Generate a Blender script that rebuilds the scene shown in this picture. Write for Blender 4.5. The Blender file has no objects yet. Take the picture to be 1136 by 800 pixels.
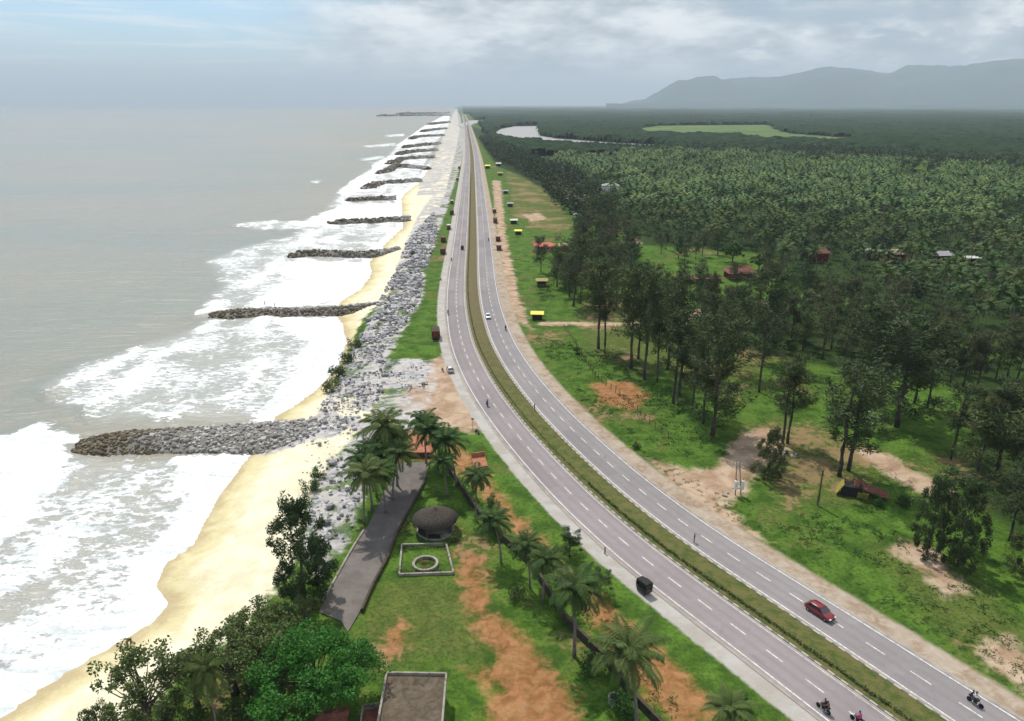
import bpy, bmesh, math, random
import numpy as np
from mathutils import Vector, Matrix, Euler
R = math.radians
random.seed(7)
rng = np.random.default_rng(7)
scene = bpy.context.scene
col = scene.collection

# ------------------------------------------------------------------ camera
F_PX, HOR, CAM_H = 811.0, 116.0, 70.0          # focal length in photo pixels, horizon row, height in metres
PITCH = math.atan((400 - HOR) / F_PX)
CT, ST = math.cos(PITCH), math.sin(PITCH)
cam_d = bpy.data.cameras.new('camera')
cam = bpy.data.objects.new('camera', cam_d)
col.objects.link(cam)
cam.location = (0, 0, CAM_H)
cam.rotation_euler = (math.pi / 2 - PITCH, 0, 0)
cam_d.sensor_width = 36
cam_d.lens = 36 * F_PX / 1136
cam_d.clip_start = 0.5
cam_d.clip_end = 200000
scene.camera = cam

# ------------------------------------------------------------------ light
SUN_EL, SUN_AZ = R(58), R(-28)                  # azimuth measured from +Y towards +X
sun_d = bpy.data.lights.new('sun', 'SUN')
sun_d.energy = 4.5
sun_d.angle = R(0.6)
sun_d.color = (1.0, 0.95, 0.87)
sun = bpy.data.objects.new('sun', sun_d)
col.objects.link(sun)
sdir = Vector((math.sin(SUN_AZ) * math.cos(SUN_EL), math.cos(SUN_AZ) * math.cos(SUN_EL), math.sin(SUN_EL)))
sun.rotation_euler = sdir.to_track_quat('Z', 'Y').to_euler()
sun.location = (0, 0, 300)

scene.view_settings.view_transform = 'Standard'
scene.view_settings.look = 'None'
scene.view_settings.gamma = 1
scene.view_settings.use_curve_mapping = False
scene.view_settings.exposure = 0.0
scene.render.engine = 'CYCLES'
cy = scene.cycles
cy.use_denoising = True
cy.max_bounces = 6
cy.diffuse_bounces = 1
cy.glossy_bounces = 2
cy.transmission_bounces = 3
cy.transparent_max_bounces = 6
cy.volume_bounces = 0
cy.use_adaptive_sampling = True
cy.adaptive_threshold = 0.02
scene.render.use_persistent_data = False
HAZE_D = 6.2e-5


class NT:
    """small helper for node trees"""
    def __init__(s, tree):
        s.t = tree
        tree.nodes.clear()

    def n(s, typ, **kw):
        nd = s.t.nodes.new(typ)
        for k, v in kw.items():
            if k == 'i':
                for kk, vv in v.items():
                    s.set(nd.inputs[kk], vv)
            else:
                setattr(nd, k, v)
        return nd

    def set(s, sock, v):
        if isinstance(v, bpy.types.NodeSocket):
            s.t.links.new(v, sock)
        else:
            if isinstance(v, tuple) and len(v) == 3 and sock.type == 'RGBA':
                v = v + (1,)
            sock.default_value = v

    def math(s, op, a, b=0.0, c=0.0, clamp=False):
        nd = s.t.nodes.new('ShaderNodeMath')
        nd.operation = op
        nd.use_clamp = clamp
        s.set(nd.inputs[0], a); s.set(nd.inputs[1], b); s.set(nd.inputs[2], c)
        return nd.outputs[0]

    def mix(s, f, a, b, blend='MIX'):
        nd = s.t.nodes.new('ShaderNodeMix')
        nd.data_type = 'RGBA'
        nd.blend_type = blend
        s.set(nd.inputs[0], f); s.set(nd.inputs[6], a); s.set(nd.inputs[7], b)
        return nd.outputs[2]

    def noise(s, vec, scale, detail=4, rough=0.55, dist=0.0, col=False):
        nd = s.t.nodes.new('ShaderNodeTexNoise')
        if vec is not None:
            s.set(nd.inputs['Vector'], vec)
        nd.inputs['Scale'].default_value = scale
        nd.inputs['Detail'].default_value = detail
        nd.inputs['Roughness'].default_value = rough
        nd.inputs['Distortion'].default_value = dist
        return nd.outputs['Color' if col else 'Fac']

    def voro(s, vec, scale, feature='F1', out='Distance', rnd=1.0):
        nd = s.t.nodes.new('ShaderNodeTexVoronoi')
        nd.feature = feature
        s.set(nd.inputs['Vector'], vec)
        nd.inputs['Scale'].default_value = scale
        nd.inputs['Randomness'].default_value = rnd
        return nd.outputs[out]

    def ss(s, v, lo, hi, a=0.0, b=1.0, smooth=True):
        nd = s.t.nodes.new('ShaderNodeMapRange')
        nd.interpolation_type = 'SMOOTHSTEP' if smooth else 'LINEAR'
        s.set(nd.inputs[0], v)
        for i, x in enumerate((lo, hi, a, b)):
            nd.inputs[i + 1].default_value = x
        return nd.outputs[0]

    def attr(s, name, out='Fac'):
        nd = s.t.nodes.new('ShaderNodeAttribute')
        nd.attribute_name = name
        return nd.outputs[out]

    def coord(s, scale=(1, 1, 1), out='Object'):
        tc = s.t.nodes.new('ShaderNodeTexCoord')
        mp = s.t.nodes.new('ShaderNodeMapping')
        mp.inputs['Scale'].default_value = scale
        s.t.links.new(tc.outputs[out], mp.inputs[0])
        return mp.outputs[0]

    def bump(s, h, strength=0.5, dist=0.1):
        nd = s.t.nodes.new('ShaderNodeBump')
        nd.inputs['Strength'].default_value = strength
        nd.inputs['Distance'].default_value = dist
        s.set(nd.inputs['Height'], h)
        return nd.outputs[0]

    def pbr(s, color, rough=0.8, normal=None, metal=0.0, spec=0.3, **kw):
        nd = s.t.nodes.new('ShaderNodeBsdfPrincipled')
        s.set(nd.inputs['Base Color'], color)
        s.set(nd.inputs['Roughness'], rough)
        s.set(nd.inputs['Metallic'], metal)
        s.set(nd.inputs['Specular IOR Level'], spec)
        if normal is not None:
            s.set(nd.inputs['Normal'], normal)
        for k, v in kw.items():
            s.set(nd.inputs[k], v)
        return nd.outputs[0]

    def out(s, surf):
        o = s.t.nodes.new('ShaderNodeOutputMaterial')
        s.t.links.new(surf, o.inputs[0])


def newmat(name):
    m = bpy.data.materials.new(name)
    m.use_nodes = True
    return m, NT(m.node_tree)


def simple(name, c, rough=0.7, var=0.25, scale=2.0, metal=0.0, spec=0.3, bump=0.0):
    """plain material with grime variation"""
    m, t = newmat(name)
    v = t.coord()
    n = t.noise(v, scale, 5, 0.6)
    f = t.ss(n, 0.3, 0.75)
    a = tuple(x * (1 - var) for x in c)
    b = tuple(min(1, x * (1 + var)) for x in c)
    nrm = t.bump(n, bump, 0.05) if bump else None
    t.out(t.pbr(t.mix(f, a, b), rough, nrm, metal, spec))
    return m

# ------------------------------------------------------------------ sky
world = bpy.data.worlds.new('World')
scene.world = world
world.use_nodes = True
t = NT(world.node_tree)
sky = t.n('ShaderNodeTexSky', sky_type='NISHITA')
sky.sun_disc = False
sky.sun_elevation = SUN_EL
sky.sun_rotation = SUN_AZ
sky.altitude = 50
sky.air_density = 1.0
sky.dust_density = 1.2
sky.ozone_density = 1.0
tc = t.n('ShaderNodeTexCoord')
sep = t.n('ShaderNodeSeparateXYZ', i={0: tc.outputs['Generated']})
X, Y, Z = sep.outputs
az = t.math('DIVIDE', X, t.math('MAXIMUM', t.math('ABSOLUTE', Y), 0.15))
zc = t.math('MAXIMUM', Z, 0.0)
dome = t.n('ShaderNodeCombineXYZ', i={0: t.math('MULTIPLY', az, 5.0), 1: t.math('MULTIPLY', zc, 15.0), 2: t.math('MULTIPLY', Y, 2.0)}).outputs[0]
puff = t.noise(dome, 0.95, 8, 0.52, 0.1)
puff2 = t.noise(dome, 2.8, 6, 0.55, 0.05)
wisp_v = t.n('ShaderNodeCombineXYZ', i={0: t.math('ADD', t.math('MULTIPLY', az, 2.6), t.math('MULTIPLY', zc, 6.0)), 1: t.math('MULTIPLY', zc, 42.0), 2: Y}).outputs[0]
wisp = t.noise(wisp_v, 1.3, 7, 0.55, 0.6)
skyc = t.n('ShaderNodeVectorMath', operation='MULTIPLY', i={0: sky.outputs[0], 1: (0.098, 0.130, 0.155)}).outputs[0]
cover = t.ss(t.math('ADD', az, t.math('MULTIPLY', t.math('SUBTRACT', puff, 0.5), 0.35)), -0.40, -0.12)
cover2 = t.math('MULTIPLY', cover, t.ss(puff, 0.28, 0.52, 0.72, 1.0))
bright = t.ss(t.math('ADD', t.math('MULTIPLY', puff, 0.65), t.math('MULTIPLY', puff2, 0.35)), 0.38, 0.62)
ccol = t.mix(bright, (0.36, 0.42, 0.47), (1.22, 1.24, 1.24))
lowcl = t.math('MULTIPLY', t.ss(puff2, 0.54, 0.66), t.math('MULTIPLY', t.ss(zc, 0.030, 0.048), t.ss(zc, 0.10, 0.065)))
ccol = t.mix(t.math('MULTIPLY', lowcl, 0.65), ccol, (1.35, 1.33, 1.30))
wcol = t.mix(t.math('MULTIPLY', t.ss(wisp, 0.44, 0.68), 0.75), skyc, (1.15, 1.22, 1.26))
final = t.mix(cover2, wcol, ccol)
hz = t.ss(zc, 0.0, 0.05, 0.80, 0.0)
final = t.mix(hz, final, (0.70, 0.78, 0.84))
bg = t.n('ShaderNodeBackground', i={0: final, 1: 1.0})
wo = t.n('ShaderNodeOutputWorld')
world.node_tree.links.new(bg.outputs[0], wo.inputs[0])


# ------------------------------------------------------------------ helpers
def P(x, y, z=0.0):
    """photo pixel -> the place on the ground (height z) where that thing stands"""
    dx, dy = (x - 568) / F_PX, (y - 400) / F_PX
    k = (CAM_H - z) / (ST + dy * CT)
    return (dx * k, (CT - dy * ST) * k)


def PV(x, y, z=0.0):
    a = P(x, y, z)
    return Vector((a[0], a[1], z))


def tag(o, label=None, cat=None, group=None, kind=None):
    if label: o['label'] = label
    if cat: o['category'] = cat
    if group: o['group'] = group
    if kind: o['kind'] = kind
    return o


def link(name, me, parent=None):
    o = bpy.data.objects.new(name, me)
    col.objects.link(o)
    if parent is not None:
        o.parent = parent
    return o


def mesh_np(name, V, Fs, mats, mi=None, attrs=None, smooth=False, fattrs=None):
    V = np.asarray(V, np.float32); Fs = np.asarray(Fs, np.int32)
    me = bpy.data.meshes.new(name)
    k = Fs.shape[1]
    me.vertices.add(len(V)); me.vertices.foreach_set('co', V.ravel())
    me.loops.add(Fs.size); me.loops.foreach_set('vertex_index', Fs.ravel())
    me.polygons.add(len(Fs))
    me.polygons.foreach_set('loop_start', np.arange(0, Fs.size, k, dtype=np.int32))
    if mi is not None:
        me.polygons.foreach_set('material_index', np.asarray(mi, np.int32))
    me.polygons.foreach_set('use_smooth', np.full(len(Fs), smooth, dtype=bool))
    me.update(calc_edges=True)
    for n_, a in (attrs or {}).items():
        at = me.attributes.new(n_, 'FLOAT', 'POINT')
        at.data.foreach_set('value', np.asarray(a, np.float32))
    for n_, a in (fattrs or {}).items():
        at = me.attributes.new(n_, 'FLOAT', 'FACE')
        at.data.foreach_set('value', np.asarray(a, np.float32))
    for m in mats: me.materials.append(m)
    return me


class MB:
    """collects simple solids, builds one mesh"""
    def __init__(s): s.v, s.f, s.m = [], [], []

    def add(s, vs, fs, mi=0):
        b = len(s.v)
        s.v += [tuple(v) for v in vs]
        s.f += [tuple(b + i for i in f) for f in fs]
        s.m += [mi] * len(fs)
        return s

    def box(s, c, d, rz=0, mi=0, taper=1.0, rx=0, ry=0):
        M = Matrix.Translation(c) @ Euler((rx, ry, rz)).to_matrix().to_4x4()
        hx, hy, hz_ = d[0] / 2, d[1] / 2, d[2] / 2
        vs = []
        for z in (-1, 1):
            k = taper if z > 0 else 1
            for x, y in ((-1, -1), (1, -1), (1, 1), (-1, 1)):
                vs.append(M @ Vector((x * hx * k, y * hy * k, z * hz_)))
        return s.add(vs, [(3, 2, 1, 0), (4, 5, 6, 7), (0, 1, 5, 4), (1, 2, 6, 5), (2, 3, 7, 6), (3, 0, 4, 7)], mi)

    def tube(s, pts, rad, n=8, mi=0, cap=True):
        pts = [Vector(p) for p in pts]
        if not isinstance(rad, (list, tuple)): rad = [rad] * len(pts)
        vs, fs = [], []
        for i, p in enumerate(pts):
            d = (pts[min(i + 1, len(pts) - 1)] - pts[max(i - 1, 0)]).normalized()
            u = d.cross(Vector((0, 0, 1)))
            if u.length < 1e-3: u = Vector((1, 0, 0))
            u.normalize(); w = d.cross(u)
            for k in range(n):
                a = 2 * math.pi * k / n
                vs.append(p + (u * math.cos(a) + w * math.sin(a)) * rad[i])
        for i in range(len(pts) - 1):
            for k in range(n):
                a, b = i * n + k, i * n + (k + 1) % n
                fs.append((a, b, b + n, a + n))
        if cap:
            fs.append(tuple(range(n - 1, -1, -1)))
            fs.append(tuple(range((len(pts) - 1) * n, len(pts) * n)))
        return s.add(vs, fs, mi)

    def loft(s, rings, mi=0, cap=True, closed=True):
        n = len(rings[0]); vs = [p for r in rings for p in r]; fs = []
        for i in range(len(rings) - 1):
            for k in range(n if closed else n - 1):
                a, b = i * n + k, i * n + (k + 1) % n
                fs.append((a, b, b + n, a + n))
        if cap:
            fs.append(tuple(range(n - 1, -1, -1)))
            fs.append(tuple(range((len(rings) - 1) * n, len(rings) * n)))
        return s.add(vs, fs, mi)

    def mesh(s, name, mats, smooth=False):
        me = bpy.data.meshes.new(name)
        me.from_pydata(s.v, [], s.f)
        for m in (mats if isinstance(mats, (list, tuple)) else [mats]): me.materials.append(m)
        me.polygons.foreach_set('material_index', s.m)
        if smooth: me.polygons.foreach_set('use_smooth', [True] * len(s.f))
        me.validate(); me.update()
        bm = bmesh.new(); bm.from_mesh(me)
        bmesh.ops.recalc_face_normals(bm, faces=bm.faces); bm.to_mesh(me); bm.free()
        return me

    def build(s, name, mats, parent=None, smooth=False):
        return link(name, s.mesh(name, mats, smooth), parent)


def empty(name, loc, rz=0, sc=1.0):
    o = bpy.data.objects.new(name, None)
    col.objects.link(o)
    o.location = loc; o.rotation_euler = (0, 0, rz); o.scale = (sc, sc, sc)
    o.empty_display_size = 0.5
    return o


def place(kit, loc, rz=0, sc=1.0, label=None, cat=None, group=None, swap=None):
    """kit = (name, [(part name, mesh, [(sub name, mesh), ...]), ...]); every copy is a thing with its own part objects"""
    root = empty(kit[0], loc, rz, 1.0)
    root.scale = sc if isinstance(sc, tuple) else (sc, sc, sc)
    for pn, me, subs in kit[1]:
        if swap and pn in swap: me = swap[pn]
        p = link(pn, me, root)
        for sn, sm in subs:
            link(sn, sm, p)
    tag(root, label, cat, group)
    return root


def hash2(ix, iy, seed):
    h = (ix.astype(np.int64) * 374761393 + iy.astype(np.int64) * 668265263 + seed * 1442695041) & 0xFFFFFFFF
    h = ((h ^ (h >> 13)) * 1274126177) & 0xFFFFFFFF
    return ((h ^ (h >> 16)) & 0xFFFF) / 65535.0


def vnoise(x, y, seed=0):
    ix, iy = np.floor(x), np.floor(y)
    fx, fy = x - ix, y - iy
    fx = fx * fx * (3 - 2 * fx); fy = fy * fy * (3 - 2 * fy)
    a, b = hash2(ix, iy, seed), hash2(ix + 1, iy, seed)
    c, d = hash2(ix, iy + 1, seed), hash2(ix + 1, iy + 1, seed)
    return (a * (1 - fx) + b * fx) * (1 - fy) + (c * (1 - fx) + d * fx) * fy


def fbm(x, y, seed=0, octs=4):
    s_, a, tot = 0, 1.0, 0
    for i in range(octs):
        s_ = s_ + a * vnoise(x * 2 ** i + 17 * i, y * 2 ** i - 9 * i, seed + i); tot += a; a *= 0.5
    return s_ / tot


def seg_dist(px, py, poly, closed=True):
    """min distance to a polyline (+ the signed side/arc for open lines)"""
    best = np.full(px.shape, 1e12); side = np.zeros(px.shape); arc = np.zeros(px.shape)
    n = len(poly); acc = 0.0
    for i in range(n if closed else n - 1):
        ax, ay = poly[i]; bx, by = poly[(i + 1) % n]
        vx, vy = bx - ax, by - ay; L2 = vx * vx + vy * vy
        if L2 < 1e-9: continue
        tt = np.clip(((px - ax) * vx + (py - ay) * vy) / L2, 0, 1)
        dx, dy = px - ax - tt * vx, py - ay - tt * vy
        d = dx * dx + dy * dy
        m = d < best
        best = np.where(m, d, best)
        if not closed:
            side = np.where(m, np.sign(vy * (px - ax) - vx * (py - ay)), side)
            arc = np.where(m, acc + tt * math.sqrt(L2), arc)
            acc += math.sqrt(L2)
    return (np.sqrt(best), side, arc) if not closed else np.sqrt(best)


def inside(px, py, poly):
    r = np.zeros(px.shape, bool); n = len(poly)
    for i in range(n):
        ax, ay = poly[i]; bx, by = poly[(i + 1) % n]
        if ay == by: continue
        c = ((ay > py) != (by > py)) & (px < (bx - ax) * (py - ay) / (by - ay) + ax)
        r ^= c
    return r


def sdf(px, py, polys, clampd=10.0):
    """signed distance (positive inside) to a set of world polygons, clamped"""
    out = np.full(px.shape, -clampd)
    for poly in polys:
        xs = [p[0] for p in poly]; ys = [p[1] for p in poly]
        m = (px > min(xs) - clampd) & (px < max(xs) + clampd) & (py > min(ys) - clampd) & (py < max(ys) + clampd)
        if not m.any(): continue
        qx, qy = px[m], py[m]
        d = seg_dist(qx, qy, poly)
        d = np.where(inside(qx, qy, poly), d, -d)
        out[m] = np.maximum(out[m], np.clip(d, -clampd, clampd))
    return out


def poly_px(pts, z=0.0): return [P(x, y, z) for x, y in pts]


def resample(pts, step):
    pts = [np.array(p, float) for p in pts]
    # Catmull-Rom in world space, then equal steps
    dense = []
    q = [2 * pts[0] - pts[1]] + pts + [2 * pts[-1] - pts[-2]]
    for i in range(1, len(q) - 2):
        n = max(4, int(np.linalg.norm(q[i + 1] - q[i]) / step * 2))
        for k in range(n):
            u = k / n
            dense.append(0.5 * ((2 * q[i]) + (-q[i - 1] + q[i + 1]) * u + (2 * q[i - 1] - 5 * q[i] + 4 * q[i + 1] - q[i + 2]) * u * u + (-q[i - 1] + 3 * q[i] - 3 * q[i + 1] + q[i + 2]) * u ** 3))
    dense.append(pts[-1])
    D = np.array(dense); d = np.r_[0, np.cumsum(np.linalg.norm(np.diff(D, axis=0), axis=1))]
    s_ = np.arange(0, d[-1], step)
    return np.c_[np.interp(s_, d, D[:, 0]), np.interp(s_, d, D[:, 1])]

# ------------------------------------------------------------------ the lie of the land
SEA_Z = -2.5
# inner edge of the left carriageway, in metres (smoothed)
ROAD_RAW = [(100, -22), (79, 14), (62, 43), (46, 69), (35.5, 86), (25, 103), (15.5, 122), (6.8, 144), (-0.5, 166), (-7.5, 193), (-13.5, 228), (-18.8, 286),
            (-24.5, 400), (-31.5, 539), (-45, 800), (-62, 1114), (-99, 1720), (-180, 3000), (-380, 6000)]
road = resample(ROAD_RAW, 2.0)
k9 = np.ones(9) / 9
rx = np.convolve(np.pad(road[:, 0], 4, 'edge'), k9, 'valid'); ry = np.convolve(np.pad(road[:, 1], 4, 'edge'), k9, 'valid')
road = np.c_[rx, ry][6:]
tn = np.gradient(road, axis=0); tn /= np.linalg.norm(tn, axis=1)[:, None]
nrm = np.c_[tn[:, 1], -tn[:, 0]]                       # to the right of travel away from the camera
ROAD_N = len(road)


def off(i0, i1, d, step=1):
    return road[i0:i1:step] + nrm[i0:i1:step] * d

keep = np.unique(np.r_[np.arange(0, 250, 2), np.arange(250, ROAD_N, 25), ROAD_N - 1])
road_coarse = [tuple(p) for p in road[keep]]

SHORE_PX = [(-900, 1500), (-420, 1150), (-120, 880), (0, 792), (40, 765), (90, 735), (140, 706), (168, 690), (186, 670), (172, 650), (182, 625), (213, 603), (227, 575), (242, 550), (262, 522), (276, 505), (296, 480), (304, 462), (326, 450),
            (350, 432), (374, 406), (383, 380), (380, 362), (372, 350), (376, 335), (400, 320), (412, 302), (409, 292), (414, 282), (424, 273), (436, 261), (447, 252), (446, 244), (444, 236), (446, 229), (443, 221),
            (450, 213), (462, 204), (471, 193), (478, 180), (483, 168), (488, 156), (493, 146), (498, 135), (502, 127), (504, 122), (504.8, 119)]
shore = [P(x, y, SEA_Z) for x, y in SHORE_PX]
sea_poly = shore + [(-4000, 60000), (-90000, 60000), (-90000, -600), shore[0]]

Z_ = {}
Z_['sand'] = [[(-900, 1600), (-420, 1260), (-120, 960), (60, 860), (150, 790), (215, 740), (262, 700), (305, 655), (335, 612), (325, 590), (350, 545), (362, 520), (395, 482), (420, 470), (400, 440), (372, 440), (368, 415), (385, 385),
               (400, 352), (425, 335), (446, 300), (458, 270), (482, 240), (494, 215), (505, 170), (510, 145), (508, 128), (506, 121), (498, 121), (485, 133), (440, 160), (420, 200), (400, 240), (380, 300), (340, 350), (320, 440), (200, 480), (100, 640), (-100, 760), (-500, 1100), (-1000, 1500)]]
Z_['gravel'] = [[(346, 545), (334, 600), (352, 650), (388, 596), (405, 545), (418, 500), (455, 478), (480, 440), (487, 405), (470, 398), (428, 398), (445, 372), (468, 335), (472, 300), (484, 262), (496, 232), (500, 214), (480, 216), (462, 240), (452, 262), (438, 300), (415, 345),
                 (386, 388), (370, 425), (350, 460), (290, 470), (288, 497), (345, 490), (400, 478)],
                [(462, 216), (500, 216), (512, 180), (516, 150), (509, 124), (507, 120.5), (500, 120), (480, 160), (468, 190)]]
Z_['dirt'] = [[(546, 200), (555, 200), (561, 262), (576, 330), (590, 366), (574, 355), (560, 330), (552, 262)],
              [(478, 400), (498, 392), (515, 430), (545, 470), (520, 480), (470, 470), (440, 455), (455, 425)],
              [(712, 505), (765, 523), (797, 517), (812, 490), (838, 474), (868, 480), (872, 502), (842, 520), (822, 548), (800, 556), (826, 580), (850, 600), (800, 580), (760, 550)],
              [(950, 492), (985, 505), (1010, 520), (1060, 545), (1050, 560), (1000, 535), (960, 512)],
              [(1000, 596), (1030, 606), (1075, 655), (1050, 662), (1020, 630), (985, 606)],
              [(1085, 722), (1120, 705), (1150, 735), (1150, 770), (1110, 750)],
              [(598, 357), (700, 357), (790, 358), (790, 361), (700, 360.5), (598, 361)],
              [(745, 345), (775, 343), (800, 352), (770, 358), (748, 356)],
              [(620, 200), (650, 215), (655, 224), (630, 222), (612, 210)],
              [(690, 255), (705, 262), (712, 272), (697, 270)],
              [(580, 238), (600, 236), (606, 243), (590, 246)], [(845, 335), (856, 333), (856, 343), (846, 343)]]
Z_['soil'] = [[(510, 612), (530, 616), (545, 672), (582, 708), (615, 742), (636, 770), (655, 830), (556, 830), (540, 790), (552, 762), (520, 745), (553, 735), (534, 700), (516, 660)],
              [(498, 486), (512, 494), (545, 538), (585, 585), (640, 640), (700, 692), (760, 745), (800, 790), (760, 812), (716, 770), (672, 712), (640, 660), (600, 615), (560, 572), (528, 540), (505, 515)],
              [(655, 425), (700, 422), (722, 440), (700, 456), (668, 448)],
              
              [(440, 478), (478, 478), (480, 512), (438, 512)],
              [(430, 700), (445, 690), (450, 715), (432, 730)]]
Z_['dry'] = [[(400, 690), (420, 650), (470, 640), (520, 650), (560, 700), (520, 740), (480, 730), (420, 745), (395, 730)],
             [(505, 580), (545, 600), (540, 640), (510, 630)], [(820, 480), (900, 470), (980, 500), (950, 560), (870, 560)],
             [(640, 330), (720, 330), (780, 380), (720, 420), (650, 390)], [(560, 180), (600, 200), (640, 250), (620, 262), (570, 240)],
             [(960, 600), (1060, 620), (1136, 700), (1136, 760), (1080, 740)], [(690, 360), (800, 350), (850, 400), (820, 450), (760, 430)]]
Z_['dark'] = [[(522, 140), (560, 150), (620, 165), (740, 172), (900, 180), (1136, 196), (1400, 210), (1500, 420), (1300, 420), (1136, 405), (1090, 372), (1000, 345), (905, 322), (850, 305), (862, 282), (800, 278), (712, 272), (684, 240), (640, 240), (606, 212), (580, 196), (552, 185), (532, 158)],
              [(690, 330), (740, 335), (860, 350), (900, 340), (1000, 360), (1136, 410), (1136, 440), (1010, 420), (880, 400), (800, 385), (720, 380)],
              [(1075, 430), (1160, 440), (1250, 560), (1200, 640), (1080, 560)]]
Z_['field'] = [[(706, 143), (730, 139.5), (852, 138.5), (860, 143), (875, 148), (945, 153), (940, 157), (850, 156.5), (790, 153), (720, 148.5)],
               [(1092, 246), (1120, 236), (1300, 240), (1300, 258), (1120, 258)], [(1100, 308), (1130, 312), (1240, 330), (1240, 350), (1120, 336)],
               [(1010, 148.5), (1060, 149.5), (1055, 151), (1005, 150.5)], [(1090, 160), (1180, 161), (1180, 164), (1100, 163)]]
ZP = {k: [poly_px(p, 0.0) for p in v] for k, v in Z_.items()}
RIVER_PX = [(544, 150), (556, 143), (570, 140), (596, 139.6), (599, 150), (622, 153.6), (672, 157.5), (726, 160), (745, 166), (728, 167), (700, 166.5), (655, 163.5), (609, 160), (580, 156.5), (556, 153)]
RIVER2_PX = [(506, 139), (522, 133.5), (538, 133), (538, 135), (526, 137), (516, 142)]
river_w = poly_px(RIVER_PX); river2_w = poly_px(RIVER2_PX)


def polar_grid(r0, r1, nr, a0, a1, na):
    rr = np.exp(np.linspace(math.log(r0), math.log(r1), nr))
    aa = np.linspace(a0, a1, na)
    RR, AA = np.meshgrid(rr, aa, indexing='ij')
    i = np.arange(nr - 1)[:, None] * na + np.arange(na - 1)[None, :]
    Fc = np.stack([i, i + 1, i + na + 1, i + na], -1).reshape(-1, 4)[:, ::-1]
    return (RR * np.sin(AA)).ravel(), (RR * np.cos(AA)).ravel(), Fc


gx, gy, gF = polar_grid(18, 70000, 720, R(-75), R(75), 560)
sd_sea = seg_dist(gx, gy, shore, closed=False)[0]
in_sea = inside(gx, gy, sea_poly)
sd_shore = np.where(in_sea, -sd_sea, sd_sea)                 # positive on land
rd, rside, rarc = seg_dist(gx, gy, road_coarse, closed=False)
lat = rd * rside                                             # lateral position against the inner edge
h = fbm(gx / 30, gy / 30, 3) * 1.0 - 0.5 + (fbm(gx / 6, gy / 6, 5) - 0.5) * 0.35
nearroad = np.clip((np.maximum(lat - 19, -12 - lat)) / 10, 0, 1)
h = h * nearroad * 0.8 - 0.02
ramp = np.clip(sd_shore / (15 + np.clip(gy - 250, 0, 1000) * 0.03), 0, 1); ramp = ramp * ramp * (3 - 2 * ramp)
gz = np.where(in_sea, SEA_Z - np.clip(sd_sea * 0.12, 0, 5), SEA_Z + (-SEA_Z + h) * ramp + (fbm(gx / 9, gy / 9, 8) - 0.5) * 0.5 * np.clip(sd_shore / 4, 0, 1) * (1 - ramp))
for rv in (river_w, river2_w):
    s_ = sdf(gx, gy, [rv], 60.0)
    gz = np.where(s_ > -8, np.minimum(gz, 0.2 - 1.5 * np.clip((s_ + 8) / 8, 0, 1)), gz)
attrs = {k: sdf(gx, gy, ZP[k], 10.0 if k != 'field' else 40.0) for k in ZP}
attrs['shore'] = np.clip(sd_shore, -20, 60)
attrs['lat'] = np.clip(lat, -80, 80)
vis_far = np.hypot(gx, gy)
attrs['inland'] = np.clip((vis_far - 700) / 600, 0, 1)

m, t = newmat('ground')
co = t.coord()
nA = t.noise(co, 0.035, 6, 0.6)
nB = t.noise(co, 0.22, 6, 0.62, 0.4)
nC = t.noise(co, 1.6, 4, 0.65)
nD = t.noise(co, 0.6, 5, 0.6, 0.8)
blot = t.math('SUBTRACT', nB, 0.5)
fine = t.math('SUBTRACT', nD, 0.5)
wob = t.math('ADD', t.math('MULTIPLY', blot, 6.0), t.math('MULTIPLY', fine, 3.5))
wobs = t.math('ADD', t.math('MULTIPLY', blot, 2.2), t.math('MULTIPLY', fine, 2.0))


def zone(a, w, e=0.6, bias=0.0):
    return t.ss(t.math('ADD', t.math('ADD', t.attr(a), bias), w), -e, e)

g1 = t.mix(t.ss(nB, 0.35, 0.62), (0.038, 0.080, 0.010), (0.088, 0.165, 0.020))
g2 = t.mix(t.ss(nD, 0.35, 0.65), (0.075, 0.095, 0.022), (0.125, 0.125, 0.035))
grass = t.mix(t.ss(t.math('ADD', nA, t.math('MULTIPLY', blot, 0.5)), 0.52, 0.66), g1, g2)
grass = t.mix(t.math('MULTIPLY', zone('dry', wob, 3.0), 0.75), grass, g2)
grass = t.mix(t.ss(nC, 0.42, 0.70, 0.0, 0.7), grass, (0.020, 0.050, 0.008))
grass = t.mix(t.ss(t.noise(co, 0.9, 5, 0.7, 1.5), 0.56, 0.70, 0.0, 0.55), grass, (0.13, 0.21, 0.04))
patch = t.math('MULTIPLY', t.ss(t.math('ADD', t.math('ADD', nA, t.math('MULTIPLY', fine, 0.35)), t.math('MULTIPLY', zone('dry', wob, 3.0), 0.10)), 0.60, 0.68), 0.7)
grass = t.mix(patch, grass, (0.26, 0.17, 0.09))
c = grass
c = t.mix(zone('field', t.math('MULTIPLY', blot, 20.0), 4.0), c, t.mix(t.ss(t.noise(t.coord((0.004, 0.012, 1)), 1.0, 5, 0.6), 0.4, 0.62), (0.06, 0.115, 0.03), (0.13, 0.17, 0.055)))
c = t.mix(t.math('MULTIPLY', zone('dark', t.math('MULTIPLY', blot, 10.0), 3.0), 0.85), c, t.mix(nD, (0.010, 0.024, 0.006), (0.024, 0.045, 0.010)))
soil = t.mix(t.ss(nD, 0.3, 0.7), (0.23, 0.085, 0.036), (0.37, 0.17, 0.08))
soil = t.mix(t.ss(nB, 0.5, 0.75, 0, 0.5), soil, (0.44, 0.25, 0.14))
c = t.mix(t.math('MULTIPLY', zone('soil', t.math('MULTIPLY', wob, 1.25), 1.6), t.ss(nC, 0.30, 0.62, 1.0, 0.72)), c, soil)
dirt = t.mix(t.ss(nB, 0.35, 0.65), (0.29, 0.19, 0.12), (0.44, 0.33, 0.23))
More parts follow.
